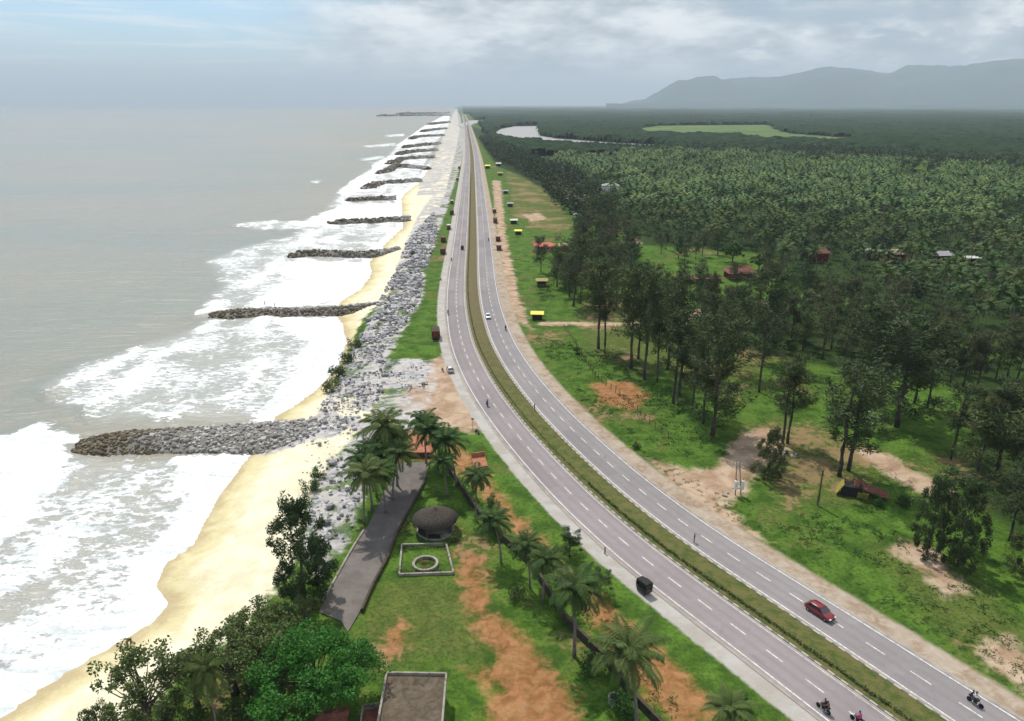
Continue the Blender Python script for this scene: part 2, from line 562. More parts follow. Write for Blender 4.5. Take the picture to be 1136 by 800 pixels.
dirt = t.mix(t.ss(nD, 0.55, 0.72, 0, 0.6), dirt, (0.27, 0.15, 0.09))
c = t.mix(zone('dirt', t.math('MULTIPLY', wob, 1.05), 1.4), c, dirt)
# sand: pale and dry above, darker where the wash has wetted it
shoreA = t.attr('shore')
sand = t.mix(t.ss(nB, 0.3, 0.7), (0.62, 0.55, 0.38), (0.74, 0.69, 0.51))
sand = t.mix(t.ss(nC, 0.5, 0.8, 0, 0.25), sand, (0.52, 0.42, 0.24))
sh_w = t.math('ADD', shoreA, t.math('MULTIPLY', blot, 9.0))
sand = t.mix(t.ss(sh_w, 9.0, 2.5, 0, 0.75), sand, (0.52, 0.44, 0.22))
sand = t.mix(t.ss(sh_w, 3.5, 0.5, 0, 0.6), sand, (0.36, 0.27, 0.16))
c = t.mix(zone('sand', wob, 0.8), c, sand)
vo = t.voro(co, 1.1, 'F1', 'Color')
vsep = t.n('ShaderNodeSeparateColor', i={0: vo}).outputs[0]
grav = t.mix(vsep, (0.20, 0.195, 0.20), (0.50, 0.48, 0.47))
grav = t.mix(t.ss(nB, 0.4, 0.62, 0, 0.8), grav, (0.46, 0.42, 0.385))
gm = t.math('MULTIPLY', zone('gravel', wob, 0.9), t.ss(t.noise(co, 0.07, 6, 0.7, 0.8), 0.50, 0.58, 1.0, 0.15))
c = t.mix(gm, c, grav)
# beach sand beyond where the road runs right behind it
# shoulders of the highway
latA = t.attr('lat')
lw = t.math('ADD', latA, t.math('MULTIPLY', wobs, 0.45))
shR = t.math('MULTIPLY', t.ss(lw, 11.5, 12.2), t.ss(lw, 17.4, 16.2))
shc = t.mix(t.ss(nB, 0.40, 0.62), (0.35, 0.285, 0.215), (0.26, 0.185, 0.125))
shc = t.mix(t.ss(nD, 0.40, 0.75, 0, 0.6), shc, (0.43, 0.38, 0.31))
c = t.mix(shR, c, shc)
shL = t.math('MULTIPLY', t.ss(lw, -10.9, -10.2), t.ss(lw, -6.0, -6.8))
slc = t.mix(t.ss(nB, 0.35, 0.65), (0.40, 0.38, 0.35), (0.33, 0.30, 0.26))
c = t.mix(shL, c, slc)
hh = t.math('ADD', t.math('MULTIPLY', nD, 0.6), t.math('MULTIPLY', nC, 0.4))
t.out(t.pbr(c, 0.95, t.bump(hh, 0.7, 0.5), spec=0.1))
M_ground = m
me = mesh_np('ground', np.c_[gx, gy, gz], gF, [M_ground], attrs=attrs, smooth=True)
tag(link('ground', me), kind='structure')


def ground_z(x, y):
    """height of the land at a point, from the nearest grid vertex"""
    r = math.hypot(x, y); a = math.atan2(x, y)
    i = int(round((math.log(max(r, 18.01)) - math.log(18)) / (math.log(70000) - math.log(18)) * 719))
    j = int(round((a + R(75)) / R(150) * 559))
    return float(gz[min(719, max(0, i)) * 560 + min(559, max(0, j))])

# ------------------------------------------------------------------ the sea
sx, sy, sF = polar_grid(25, 75000, 620, R(-80), R(20), 520)
swd = seg_dist(sx, sy, shore, closed=False)[0]
s_in = inside(sx, sy, sea_poly)
swd = np.where(s_in, swd, -swd)
FOAM_PX = [[(-300, 500), (0, 483), (40, 470), (75, 476), (90, 500), (160, 506), (262, 500), (290, 515), (230, 640), (200, 690), (60, 780), (-200, 950), (-500, 1000)],
           [(33, 432), (80, 405), (130, 390), (160, 380), (200, 368), (245, 350), (330, 352), (395, 352), (395, 400), (340, 455), (300, 470), (180, 470), (110, 470), (60, 452)],
           [(206, 354), (222, 338), (240, 318), (232, 300), (222, 290), (262, 275), (318, 262), (350, 240), (385, 225), (430, 222), (455, 228), (450, 262), (420, 290), (420, 320), (370, 345), (240, 345)],
           [(250, 250), (290, 244), (345, 246), (370, 250), (330, 256), (280, 256)],
           [(352, 238), (372, 215), (395, 196), (405, 190), (425, 176), (440, 160), (455, 150), (470, 140), (485, 132), (500, 125), (500, 140), (485, 160), (465, 200), (450, 222), (400, 224)],
           [(342, 202), (352, 198), (360, 201), (354, 205), (344, 204)], [(374, 173), (378, 171), (381, 173), (377, 174)],
           [(395, 176), (425, 172), (432, 176), (400, 179)], [(400, 162), (440, 158), (440, 162), (405, 164)], [(425, 150), (450, 148), (450, 151), (428, 152)]]
SOLID_PX = [[(-300, 520), (0, 487), (40, 472), (72, 478), (84, 496), (62, 530), (30, 575), (0, 600), (-200, 720)],
            [(206, 354), (230, 342), (330, 342), (400, 325), (408, 300), (400, 292), (330, 292), (300, 300), (330, 310), (280, 338)],
            [(200, 512), (272, 502), (262, 530), (225, 580), (190, 620), (165, 640), (180, 600), (215, 550), (210, 525)],
            [(170, 640), (185, 672), (140, 700), (40, 765), (-60, 830), (-60, 780), (60, 730), (130, 690), (150, 655)],
            [(300, 352), (384, 355), (386, 385), (360, 430), (310, 462), (300, 450), (345, 410), (350, 380)],
            [(330, 245), (385, 228), (445, 226), (446, 240), (400, 245), (340, 252)],
            [(372, 214), (400, 195), (420, 190), (410, 205), (385, 218)], [(405, 180), (430, 176), (445, 168), (440, 180), (415, 188)],
            [(440, 162), (470, 140), (498, 125), (498, 132), (478, 146), (455, 162)]]
foam = sdf(sx, sy, [poly_px(p, SEA_Z) for p in FOAM_PX], 14.0)
solid = sdf(sx, sy, [poly_px(p, SEA_Z) for p in SOLID_PX], 8.0)
rr = np.hypot(sx, sy)
swell = (fbm(sx / 14 + 3, sy / 40, 21, 3) - 0.5) * 0.5 + (fbm(sx / 3, sy / 5, 22, 3) - 0.5) * 0.25
ph = swd + (fbm(sx / 26, sy / 26, 28, 3) - 0.5) * 26
bandp = np.mod(ph, 19.0) / 19.0
ridge = np.clip(np.where(bandp < 0.30, bandp / 0.30, (1 - bandp) / 0.70), 0, 1) ** 1.7 * np.clip(fbm(sx / 22, sy / 22, 29, 3) * 2.2 - 0.5, 0, 1)
ridge = ridge * np.clip((foam + 3) / 6, 0, 1)
crest = ridge * 0.85 + np.clip((foam + 4) / 8, 0, 1) * (fbm(sx / 4, sy / 4, 25, 4) - 0.2) * 0.55 + np.clip((solid + 3) / 5, 0, 1) * 0.5 * fbm(sx / 3, sy / 3, 27, 3)
damp = np.clip(swd / 7, 0, 1)
sz = SEA_Z + np.where(rr < 900, (swell + crest) * damp, 0)
m, t = newmat('sea_water')
co = t.coord()
big = t.noise(t.coord((0.0016, 0.0042, 1)), 1.0, 5, 0.6, 0.8)
mid = t.noise(t.coord((0.012, 0.03, 1)), 1.0, 5, 0.6, 0.6)
wv = t.noise(t.coord((0.20, 0.55, 1)), 1.0, 6, 0.62, 0.5)
wf = t.noise(co, 1.5, 4, 0.6)
w = t.mix(t.ss(big, 0.35, 0.65), (0.250, 0.225, 0.170), (0.200, 0.212, 0.172))
w = t.mix(t.ss(mid, 0.52, 0.72, 0, 0.6), w, (0.215, 0.180, 0.135))
sh = t.attr('shore')
w = t.mix(t.ss(sh, 90, 5, 0, 0.6), w, (0.27, 0.242, 0.182))
fa, so = t.attr('foam'), t.attr('solid')
w = t.mix(t.ss(fa, -1.0, 7.0, 0, 0.40), w, (0.42, 0.43, 0.40))
warp = t.math('SUBTRACT', t.noise(co, 0.12, 5, 0.6), 0.5)
cells = t.voro(t.n('ShaderNodeVectorMath', operation='ADD', i={0: t.coord((0.55, 0.95, 1)), 1: t.n('ShaderNodeVectorMath', operation='SCALE', i={0: t.noise(co, 0.5, 4, 0.6, col=True), 3: 2.2}).outputs[0]}).outputs[0], 0.8, 'F1')
lace = t.math('ADD', t.math('MULTIPLY', t.noise(t.coord((0.6, 1.2, 1)), 1.9, 7, 0.70, 0.7), 0.75), t.math('MULTIPLY', cells, 0.35))
d0 = t.math('ADD', fa, t.math('MULTIPLY', warp, 22.0))
cov = t.ss(d0, -3.0, 6.0, 0.0, 0.535, smooth=False)
cov = t.math('ADD', cov, t.ss(t.math('ADD', so, t.math('MULTIPLY', warp, 12.0)), -3.5, 3.5, 0, 0.50))
edge = t.ss(t.math('ADD', sh, t.math('MULTIPLY', warp, 8.0)), 9.0, 1.5, 0, 0.9)
nearp = t.math('MULTIPLY', edge, t.attr('nearfoam'))
cov = t.math('MAXIMUM', cov, nearp)
cov = t.math('ADD', t.math('SUBTRACT', cov, 0.06), t.math('MULTIPLY', t.attr('ridge'), 0.30))
patchy = t.noise(co, 0.07, 4, 0.55)
cov = t.math('SUBTRACT', cov, t.ss(patchy, 0.40, 0.66, 0, 0.16))
fm = t.ss(t.math('SUBTRACT', t.math('ADD', cov, lace), 1.0), -0.07, 0.10)
# thin streaks of foam drifting outside the surf
st = t.math('MULTIPLY', t.ss(t.noise(t.coord((0.05, 0.22, 1)), 1.0, 7, 0.7, 1.5), 0.66, 0.72), t.ss(sh, 70, 20, 0, 0.35))
fm = t.math('MAXIMUM', fm, st)
fsh = t.math('ADD', t.math('MULTIPLY', t.noise(t.coord((0.10, 0.45, 1)), 1.0, 7, 0.65, 0.6), 0.6), t.math('MULTIPLY', t.noise(co, 1.7, 5, 0.7), 0.4))
colr = t.mix(fm, w, t.mix(t.ss(fsh, 0.38, 0.60), (0.50, 0.53, 0.53), (0.84, 0.84, 0.83)))
rough = t.math('ADD', t.math('MULTIPLY', fm, 0.55), 0.32)
swl = t.noise(t.coord((0.03, 0.11, 1)), 1.0, 4, 0.55, 0.8)
hh = t.math('ADD', t.math('ADD', t.math('ADD', t.math('MULTIPLY', swl, 3.0), t.math('MULTIPLY', wv, 1.0)), t.math('MULTIPLY', wf, 0.22)), t.math('MULTIPLY', fm, 0.35))
t.out(t.pbr(colr, rough, t.bump(hh, 0.55, 0.7), spec=0.28))
me = mesh_np('sea', np.c_[sx, sy, sz], sF, [m], attrs={'ridge': ridge, 'foam': foam, 'solid': solid, 'shore': np.clip(swd, -10, 120), 'nearfoam': np.clip((1500 - rr) / 800, 0.4, 1)}, smooth=True)
tag(link('sea', me), kind='structure')

# river inland
m, t = newmat('river_water')
n_ = t.noise(t.coord((0.01, 0.03, 1)), 1.0, 4)
t.out(t.pbr(t.mix(n_, (0.24, 0.225, 0.205), (0.32, 0.30, 0.28)), 0.35, spec=0.4))
mb = MB()
for rv in (river_w, river2_w):
    mb.add([(x, y, -0.35) for x, y in rv], [tuple(range(len(rv)))])
tag(mb.build('river', m), kind='structure')

# ------------------------------------------------------------------ the highway
def asphalt(name, base, light):
    m, t = newmat(name)
    co = t.coord()
    a = t.noise(co, 0.05, 5, 0.6); b = t.noise(co, 0.5, 5, 0.65, 0.6); c = t.noise(co, 9.0, 3, 0.7)
    u = t.attr('u')                                    # metres across the carriageway
    v = t.attr('v')
    tracks = t.math('MULTIPLY', t.math('ABSOLUTE', t.math('SINE', t.math('MULTIPLY', u, math.pi / 1.75))), 1.0)
    k = t.mix(t.ss(a, 0.3, 0.7), base, light)
    k = t.mix(t.ss(tracks, 0.0, 1.0, 0.34, 0.0), k, tuple(x * 0.78 for x in base))
    k = t.mix(t.ss(b, 0.45, 0.8, 0, 0.35), k, tuple(x * 1.25 for x in light))
    k = t.mix(t.ss(c, 0.3, 0.8, 0.16, 0.0), k, (0.08, 0.075, 0.07))
    # patched lengths of newer surfacing
    pv = t.noise(t.n('ShaderNodeCombineXYZ', i={0: t.math('SNAP', v, 23.0), 1: t.math('SNAP', u, 3.5), 2: 0.0}).outputs[0], 0.37, 0)
    k = t.mix(t.ss(pv, 0.52, 0.56, 0, 0.30), k, tuple(x * 0.6 for x in base))
    k = t.mix(t.ss(t.noise(co, 0.35, 6, 0.7, 1.0), 0.60, 0.70, 0, 0.40), k, tuple(x * 0.6 for x in base))
    eg = t.ss(t.math('ADD', t.math('ABSOLUTE', t.math('SUBTRACT', u, 4.0)), t.math('MULTIPLY', b, 2.2)), 4.3, 5.2, 0, 0.8)
    k = t.mix(eg, k, (0.36, 0.31, 0.25))
    t.out(t.pbr(k, 0.88, t.bump(c, 0.25, 0.02), spec=0.2))
    return m
M_as = asphalt('road_asphalt', (0.235, 0.204, 0.203), (0.280, 0.245, 0.243))
M_as2 = asphalt('road_asphalt_inner', (0.225, 0.203, 0.202), (0.272, 0.246, 0.242))


def strip(name, d0, d1, z, mat, i0=0, i1=None, cuts=(), edge=0.0):
    i1 = i1 or ROAD_N
    idx = np.unique(np.r_[np.arange(i0, min(i1, 400)), np.arange(min(i1, 400), i1, 5), i1 - 1])
    ds = [d0] + list(cuts) + [d1]
    V, U, Vv = [], [], []
    for i in idx:
        for d in ds:
            p = road[i] + nrm[i] * d
            V.append((p[0], p[1], z)); U.append(d - d0); Vv.append(i * 2.0)
    n = len(ds); Fc = []
    for a in range(len(idx) - 1):
        for k in range(n - 1):
            q = a * n + k
            Fc.append((q, q + 1, q + n + 1, q + n))
    me = mesh_np(name, V, Fc, [mat], attrs={'u': U, 'v': Vv})
    return me
IEND = ROAD_N
lo = strip('road', -7.9, 0.0, 0.06, M_as, 0, IEND, [-7, -5.2, -3.5, -1.7])
tag(link('road_left_carriageway', lo), kind='structure')
lo = strip('road', 5.35, 13.4, 0.06, M_as2, 0, IEND, [7, 9, 10.8, 12.5])
tag(link('road_right_carriageway', lo), kind='structure')

m, t = newmat('road_paint')
n_ = t.noise(t.coord(), 2.2, 5, 0.7)
t.out(t.pbr(t.mix(t.ss(n_, 0.35, 0.62), (0.36, 0.34, 0.32), (0.66, 0.65, 0.61)), 0.7))
M_paint = m


def lines(name, spans, w=0.16, z=0.072):
    V, Fc = [], []
    for (a, b, d) in spans:
        i = a
        first = True
        while i <= b:
            k = min(i, ROAD_N - 1.001); q = int(k); f_ = k - q
            p = road[q] * (1 - f_) + road[q + 1] * f_; nn = nrm[q]
            l, r_ = p + nn * (d - w / 2), p + nn * (d + w / 2)
            V += [(l[0], l[1], z), (r_[0], r_[1], z)]
            if not first:
                n = len(V)
                Fc.append((n - 4, n - 3, n - 1, n - 2))
            first = False
            if i == b: break
            i = min(b, i + (1 if i < 400 else 5))
    return mesh_np(name, V, Fc, [M_paint])
tag(link('road_edge_line', lines('edge', [(0, 1400, -6.95), (0, 1400, 5.95), (0, 1400, 12.55)], 0.21)), kind='structure')
tag(link('road_inner_line', lines('edge2', [(0, 900, -0.45)], 0.10)), kind='structure')
dash = [(s0 / 2.0, (s0 + 2.8) / 2.0, d) for s0 in np.arange(0, 900, 6.3) for d in (-3.55, 9.3)]
tag(link('road_lane_dashes', lines('dash', dash, 0.20)), kind='structure')

# median: raised bed with kerbs
m, t = newmat('median_earth')
co = t.coord(); a = t.noise(co, 0.5, 5, 0.65, 0.5); b = t.noise(co, 3.0, 4, 0.6); c0 = t.noise(co, 0.03, 3)
k = t.mix(t.ss(a, 0.35, 0.62), (0.055, 0.085, 0.018), (0.125, 0.118, 0.040))
k = t.mix(t.ss(b, 0.5, 0.75, 0, 0.6), k, (0.19, 0.14, 0.08))
k = t.mix(t.math('MULTIPLY', t.attr('far'), 0.7), k, (0.15, 0.115, 0.065))
t.out(t.pbr(k, 0.95, t.bump(b, 0.8, 0.3), spec=0.1))
V, Fc, far = [], [], []
prof = [(0.30, 0.14), (1.0, 0.26), (1.9, 0.36), (3.0, 0.42), (4.2, 0.30), (5.05, 0.14)]
idx = np.unique(np.r_[np.arange(0, 400), np.arange(400, 1400, 4)])
for i in idx:
    for j, (d, z) in enumerate(prof):
        p = road[i] + nrm[i] * d
        V.append((p[0], p[1], z + random.uniform(-.03, .03) * (0 < j < 5))); far.append(min(1, max(0, (i - 90) / 60)))
n = len(prof)
for a_ in range(len(idx) - 1):
    for k_ in range(n - 1):
        q = a_ * n + k_
        Fc.append((q, q + 1, q + n + 1, q + n))
tag(link('median', mesh_np('median', V, Fc, [m], attrs={'far': far}, smooth=True)), kind='structure')
m, t = newmat('kerb_concrete')
v = t.attr('v')
blk = t.math('FRACT', t.math('MULTIPLY', v, 0.5))
n_ = t.noise(t.coord(), 1.2, 5, 0.65)
k = t.mix(t.ss(blk, 0.49, 0.51), (0.40, 0.36, 0.31), (0.13, 0.12, 0.11))
k = t.mix(t.ss(n_, 0.4, 0.7, 0, 0.6), k, (0.34, 0.30, 0.24))
t.out(t.pbr(k, 0.9))
M_kerb = m
for nm, d0, d1 in (('median_kerb', 0.0, 0.30), ('median_kerb', 5.05, 5.35)):
    V, Fc, vv = [], [], []
    for i in idx:
        for d, z in ((d0, 0.0), (d0 + .02, 0.19), (d1 - .02, 0.19), (d1, 0.0)):
            p = road[i] + nrm[i] * d
            V.append((p[0], p[1], z)); vv.append(i * 2.0)
    for a_ in range(len(idx) - 1):
        for k_ in range(3):
            q = a_ * 4 + k_
            Fc.append((q, q + 1, q + 5, q + 4))
    tag(link(nm, mesh_np(nm, V, Fc, [M_kerb], attrs={'v': vv})), kind='structure')

# ------------------------------------------------------------------ hills far inland
def elev_h(x, y, D):
    dx, dy = (x - 568) / F_PX, (y - 400) / F_PX
    fx, fz = CT - dy * ST, -(ST + dy * CT)
    return math.atan2(dx, fx), CAM_H + D * fz / math.hypot(dx, fx)
RIDGE = [(690, 116), (715, 110), (735, 98), (752, 88), (790, 84), (848, 83), (870, 79), (888, 76), (940, 75), (993, 75), (1008, 67), (1040, 65), (1085, 67), (1136, 65), (1200, 62), (1300, 66), (1450, 60), (1700, 70)]
DR = 20000.0
ra, rh = zip(*[elev_h(x, y, DR) for x, y in RIDGE])
nr_, na_ = 60, 420
rr_ = np.linspace(13500, 25500, nr_); aa_ = np.linspace(ra[0] - 0.02, R(62), na_)
RR, AA = np.meshgrid(rr_, aa_, indexing='ij')
base_h = np.interp(AA, ra, rh)
bell = np.exp(-((RR - DR) / 2500.0) ** 2)
hx, hy = RR * np.sin(AA), RR * np.cos(AA)
rough_ = fbm(hx / 1500, hy / 1500, 41, 6)
hz_ = base_h * (bell * (0.80 + 0.2 * rough_) + (1 - bell) * bell ** 0.4 * (rough_ - 0.25) * 0.9) + (rough_ - 0.5) * 330 * bell
foot = np.exp(-((RR - 15500) / 1000.0) ** 2) * 150 * fbm(hx / 2200, hy / 2200, 45, 3)
hz_ = np.maximum(hz_, foot) * np.clip((RR - 13500) / 600, 0, 1) * np.clip((25500 - RR) / 600, 0, 1) - 5
i_ = np.arange(nr_ - 1)[:, None] * na_ + np.arange(na_ - 1)[None, :]
hF = np.stack([i_, i_ + 1, i_ + na_ + 1, i_ + na_], -1).reshape(-1, 4)[:, ::-1]
m, t = newmat('hill_forest')
n_ = t.noise(t.coord(), 0.0015, 6, 0.6)
t.out(t.pbr(t.mix(t.ss(n_, .35, .65), (0.015, 0.040, 0.030), (0.035, 0.070, 0.045)), 0.95, spec=0.05))
tag(link('hills', mesh_np('hills', np.c_[hx.ravel(), hy.ravel(), hz_.ravel()], hF, [m], smooth=True)), kind='structure')


# ------------------------------------------------------------------ foliage materials
def leafmat(name, a, b, c, stuff=False, trans=0.14, rough=0.6):
    m, t = newmat(name)
    if stuff:
        r_ = t.attr('tone')
    else:
        r_ = t.n('ShaderNodeObjectInfo').outputs['Random']
    n_ = t.noise(t.coord(), 0.9 if not stuff else 0.5, 3, 0.6)
    k = t.mix(t.ss(n_, 0.35, 0.65), a, b)
    k = t.mix(t.math('MULTIPLY', t.math('POWER', r_, 1.6), 0.75), k, c)
    p = t.pbr(k, rough, spec=0.2)
    tr = t.n('ShaderNodeBsdfTranslucent', i={0: k}).outputs[0]
    mx = t.n('ShaderNodeMixShader', i={0: trans, 1: p, 2: tr}).outputs[0]
    t.out(mx)
    return m
M_bark = simple('bark', (0.085, 0.070, 0.055), 0.9, 0.35, 1.5, bump=0.4)
M_palmbark = simple('palm_bark', (0.17, 0.15, 0.125), 0.9, 0.3, 3.0, bump=0.4)
M_cas = leafmat('casuarina_needles', (0.022, 0.046, 0.013), (0.052, 0.084, 0.024), (0.10, 0.118, 0.036))
M_cas_s = leafmat('casuarina_needles_far', (0.013, 0.030, 0.011), (0.028, 0.052, 0.017), (0.055, 0.078, 0.026), True)
M_palm = leafmat('palm_leaves', (0.022, 0.060, 0.012), (0.055, 0.112, 0.023), (0.12, 0.150, 0.038))
M_palm_s = leafmat('palm_leaves_far', (0.018, 0.060, 0.013), (0.066, 0.145, 0.031), (0.19, 0.25, 0.068), True)
M_dry = leafmat('dry_frond', (0.16, 0.11, 0.05), (0.24, 0.17, 0.08), (0.12, 0.08, 0.04))
M_broad = leafmat('broad_leaves', (0.022, 0.100, 0.012), (0.050, 0.175, 0.022), (0.055, 0.18, 0.025), trans=0.3)
M_olive = leafmat('olive_leaves', (0.055, 0.085, 0.020), (0.115, 0.150, 0.042), (0.10, 0.13, 0.04))
M_bush = leafmat('bush_leaves', (0.025, 0.075, 0.012), (0.050, 0.120, 0.018), (0.09, 0.11, 0.03))
M_scrub_s = leafmat('scrub_leaves', (0.024, 0.070, 0.010), (0.052, 0.125, 0.016), (0.095, 0.135, 0.03), True)


def leaf_cloud(clumps, lw, ll, up=0.3, seed=1, droop=0.0):
    """clumps: (x,y,z,rx,ry,rz,n); returns verts, quads"""
    g = np.random.default_rng(seed)
    Vs = []
    for (cx, cy_, cz, ax, ay, az_, n) in clumps:
        d = g.normal(size=(n, 3)); d /= np.linalg.norm(d, axis=1)[:, None]
        rad = g.random(n) ** 0.45
        c = np.array([cx, cy_, cz]) + d * rad[:, None] * np.array([ax, ay, az_])
        a = g.normal(size=(n, 3)); a[:, 2] = a[:, 2] * 0.7 - droop; a /= np.linalg.norm(a, axis=1)[:, None]
        nn = g.normal(size=(n, 3)) + d * 0.8; nn[:, 2] += up
        b = np.cross(a, nn); b /= np.linalg.norm(b, axis=1)[:, None] + 1e-6
        s_ = g.uniform(0.6, 1.3, n)[:, None]
        a *= s_ * ll / 2; b *= s_ * lw / 2
        Vs.append(np.stack([c - a, c + b * 0.9, c + a, c - b * 0.9], 1).reshape(-1, 3))
    V = np.concatenate(Vs)
    return V, np.arange(len(V)).reshape(-1, 4)


def casuarina_kit(seed, H=15.0, sparse=1.0, low=0.28, wide=1.0):
    g = random.Random(seed)
    mb = MB()
    lean = (g.uniform(-.6, .6), g.uniform(-.6, .6))
    pts = [(lean[0] * (k / 8) ** 1.5 + g.uniform(-.12, .12) * (k > 0), lean[1] * (k / 8) ** 1.5 + g.uniform(-.12, .12) * (k > 0), H * 0.96 * k / 8 - (0.4 if k == 0 else 0)) for k in range(9)]
    mb.tube(pts, [0.24 * (1 - k / 8.6) + 0.02 for k in range(9)], 7)
    clumps = []
    nb = int(26)
    for b in range(nb):
        f_ = low + (1 - low) * (b + g.random() * .7) / nb
        q = f_ * 8 * 0.97; q0 = int(q); fr = q - q0
        p0 = Vector(pts[min(q0, 8)]).lerp(Vector(pts[min(q0 + 1, 8)]), fr)
        a = g.uniform(0, 2 * math.pi)
        prof_ = math.sin(min(1, (1 - f_) / (1 - low) * 1.02 + 0.10) ** 0.75 * math.pi * 0.66)
        L = (1.1 + 1.9 * prof_) * g.uniform(0.5, 1.25) * wide
        rise = g.uniform(0.35, 1.15)
        d = Vector((math.cos(a), math.sin(a), rise))
        p1 = p0 + d * L * 0.55; p2 = p0 + Vector((math.cos(a), math.sin(a), rise * 0.8)) * L
        mb.tube([p0, p1, p2], [0.06, 0.035, 0.012], 4, cap=False)
        for k in range(3):
            u = 0.4 + 0.3 * k + g.uniform(-.1, .1)
            c = p0 + (p2 - p0) * u
            rad = g.uniform(0.5, 0.95) * wide
            clumps.append((c.x + g.uniform(-.3, .3), c.y + g.uniform(-.3, .3), c.z + g.uniform(-.2, .3), rad, rad, rad * g.uniform(0.9, 1.5), int(g.uniform(38, 74) * sparse)))
    clumps.append((pts[8][0], pts[8][1], H * 0.97, 0.4, 0.4, 0.8, int(40 * sparse)))
    V, Q = leaf_cloud(clumps, 0.125, 0.60, 0.2, seed, 0.15)
    return ('casuarina_tree', [('trunk', mb.mesh('casuarina_trunk', M_bark, True), []), ('crown', mesh_np('casuarina_crown', V, Q, [M_cas]), [])])


def palm_parts(seed, H=9.0, nf=24, L=4.2, nl=20, lean=1.2, droop=1.0, w=0.12):
    g = random.Random(seed)
    mb = MB()
    a0 = g.uniform(0, 6.28); lx, ly = math.cos(a0) * lean, math.sin(a0) * lean
    pts = [(lx * (k / 8) ** 1.8, ly * (k / 8) ** 1.8, H * k / 8 - (0.4 if k == 0 else 0)) for k in range(9)]
    mb.tube(pts, [0.26, 0.19, 0.165, 0.15, 0.145, 0.14, 0.135, 0.13, 0.17], 9)
    top = np.array([lx, ly, H])
    V, T, D = [], [], []
    VD, TD = [], []
    for k in range(nf):
        a = 2 * math.pi * (k * 0.382 + g.uniform(-.03, .03))
        fr = k / nf
        e0 = R(82) - fr * R(100) + g.uniform(-.1, .1)
        Lk = L * g.uniform(0.85, 1.08) * (0.8 + 0.2 * math.sin(fr * 3.14))
        dr = (0.95 + 0.6 * fr) * droop * g.uniform(0.85, 1.2)
        dead = fr > 0.93
        vs, ts = (VD, TD) if dead else (V, T)
        p = top.copy(); n = nl
        ax = np.array([math.cos(a), math.sin(a), 0.0]); side = np.array([-ax[1], ax[0], 0.0])
        prev = None
        for i in range(n + 1):
            u = i / n
            e = e0 - dr * 1.45 * u ** 1.3
            fw = ax * math.cos(e) + np.array([0, 0, math.sin(e)])
            up = -ax * math.sin(e) + np.array([0, 0, math.cos(e)])
            rw = 0.055 * (1 - u) + 0.012
            cur = len(vs)
            vs += [p - side * rw, p + side * rw]
            if prev is not None: ts.append((prev, prev + 1, cur + 1, cur))
            prev = cur
            if u > 0.10:
                ll_ = 1.05 * math.sin(math.pi * (0.12 + 0.80 * u)) ** 0.7 * L / 4.2
                for sgn in (-1, 1):
                    d = side * sgn * 0.80 + fw * 0.50 + up * (0.10 - 0.30 * fr) - np.array([0, 0, 0.35 + 0.45 * fr + g.uniform(-.12, .12)])
                    d /= np.linalg.norm(d)
                    tip = p + d * ll_ * g.uniform(0.85, 1.1); mid = p + d * ll_ * 0.45 + np.array([0, 0, 0.05])
                    c = len(vs)
                    vs += [p, mid + fw * w, tip, mid - fw * w]
                    ts.append((c, c + 1, c + 2, c + 3))
            p = p + fw * Lk / n
    nb = MB()
    for k in range(7):
        a = g.uniform(0, 6.28)
        cx, cy_ = lx + math.cos(a) * 0.22, ly + math.sin(a) * 0.22
        r = 0.15
        nb.loft([[(cx + math.cos(2 * math.pi * j / 6) * r * s_, cy_ + math.sin(2 * math.pi * j / 6) * r * s_, H - 0.3 + z) for j in range(6)] for z, s_ in ((-.17, .3), (-.1, .85), (0, 1), (.1, .8), (.16, .25))])
    return pts, mb, np.array(V), T, np.array(VD), TD, nb
M_nut = simple('coconut_husk', (0.16, 0.17, 0.05), 0.6, 0.3)


def palm_kit(seed, nuts=True, name='coconut_palm', **kw):
    pts, mb, V, T, VD, TD, nb = palm_parts(seed, **kw)
    parts = [('trunk', mb.mesh('palm_trunk', M_palmbark, True), []), ('crown', mesh_np('palm_crown', V, T, [M_palm]), [])]
    if len(VD): parts.append(('dead_frond', mesh_np('palm_dead_frond', VD, TD, [M_dry]), []))
    if nuts: parts.append(('coconuts', nb.mesh('coconuts', M_nut, True), []))
    return (name, parts)


def replicate(V, Q, pos, rot, scl, zsc=None):
    """many turned and scaled copies of one small mesh in a single array"""
    V = np.asarray(V, np.float32); Q = np.asarray(Q, np.int32)
    c, s_ = np.cos(rot)[:, None], np.sin(rot)[:, None]
    x, y, z = V[None, :, 0], V[None, :, 1], V[None, :, 2]
    S = scl[:, None]; Zs = S if zsc is None else zsc[:, None]
    X = (c * x - s_ * y) * S + pos[:, 0:1]
    Y = (s_ * x + c * y) * S + pos[:, 1:2]
    Z = z * Zs + pos[:, 2:3]
    VV = np.stack([X, Y, Z], -1).reshape(-1, 3)
    QQ = (Q[None] + (np.arange(len(pos)) * len(V))[:, None, None]).reshape(-1, Q.shape[1])
    return VV, QQ, len(Q)


def merged(name, protos, pos, rot, scl, mats, label, cat, group=None, kind='stuff'):
    """one object made of many copies of several protos; per-copy tone attribute"""
    Vs, Qs, T = [], [], []
    off_ = 0
    pick = rng.integers(0, len(protos), len(pos))
    for k, (V, Q) in enumerate(protos):
        m_ = pick == k
        if not m_.any(): continue
        VV, QQ, nq = replicate(V, Q, pos[m_], rot[m_], scl[m_])
        Vs.append(VV); Qs.append(QQ + off_); off_ += len(VV)
        T.append(np.repeat(rng.random(m_.sum()), nq))
    me = mesh_np(name, np.concatenate(Vs), np.concatenate(Qs), mats, fattrs={'tone': np.concatenate(T)})
    return tag(link(name, me), label, cat, group, kind)


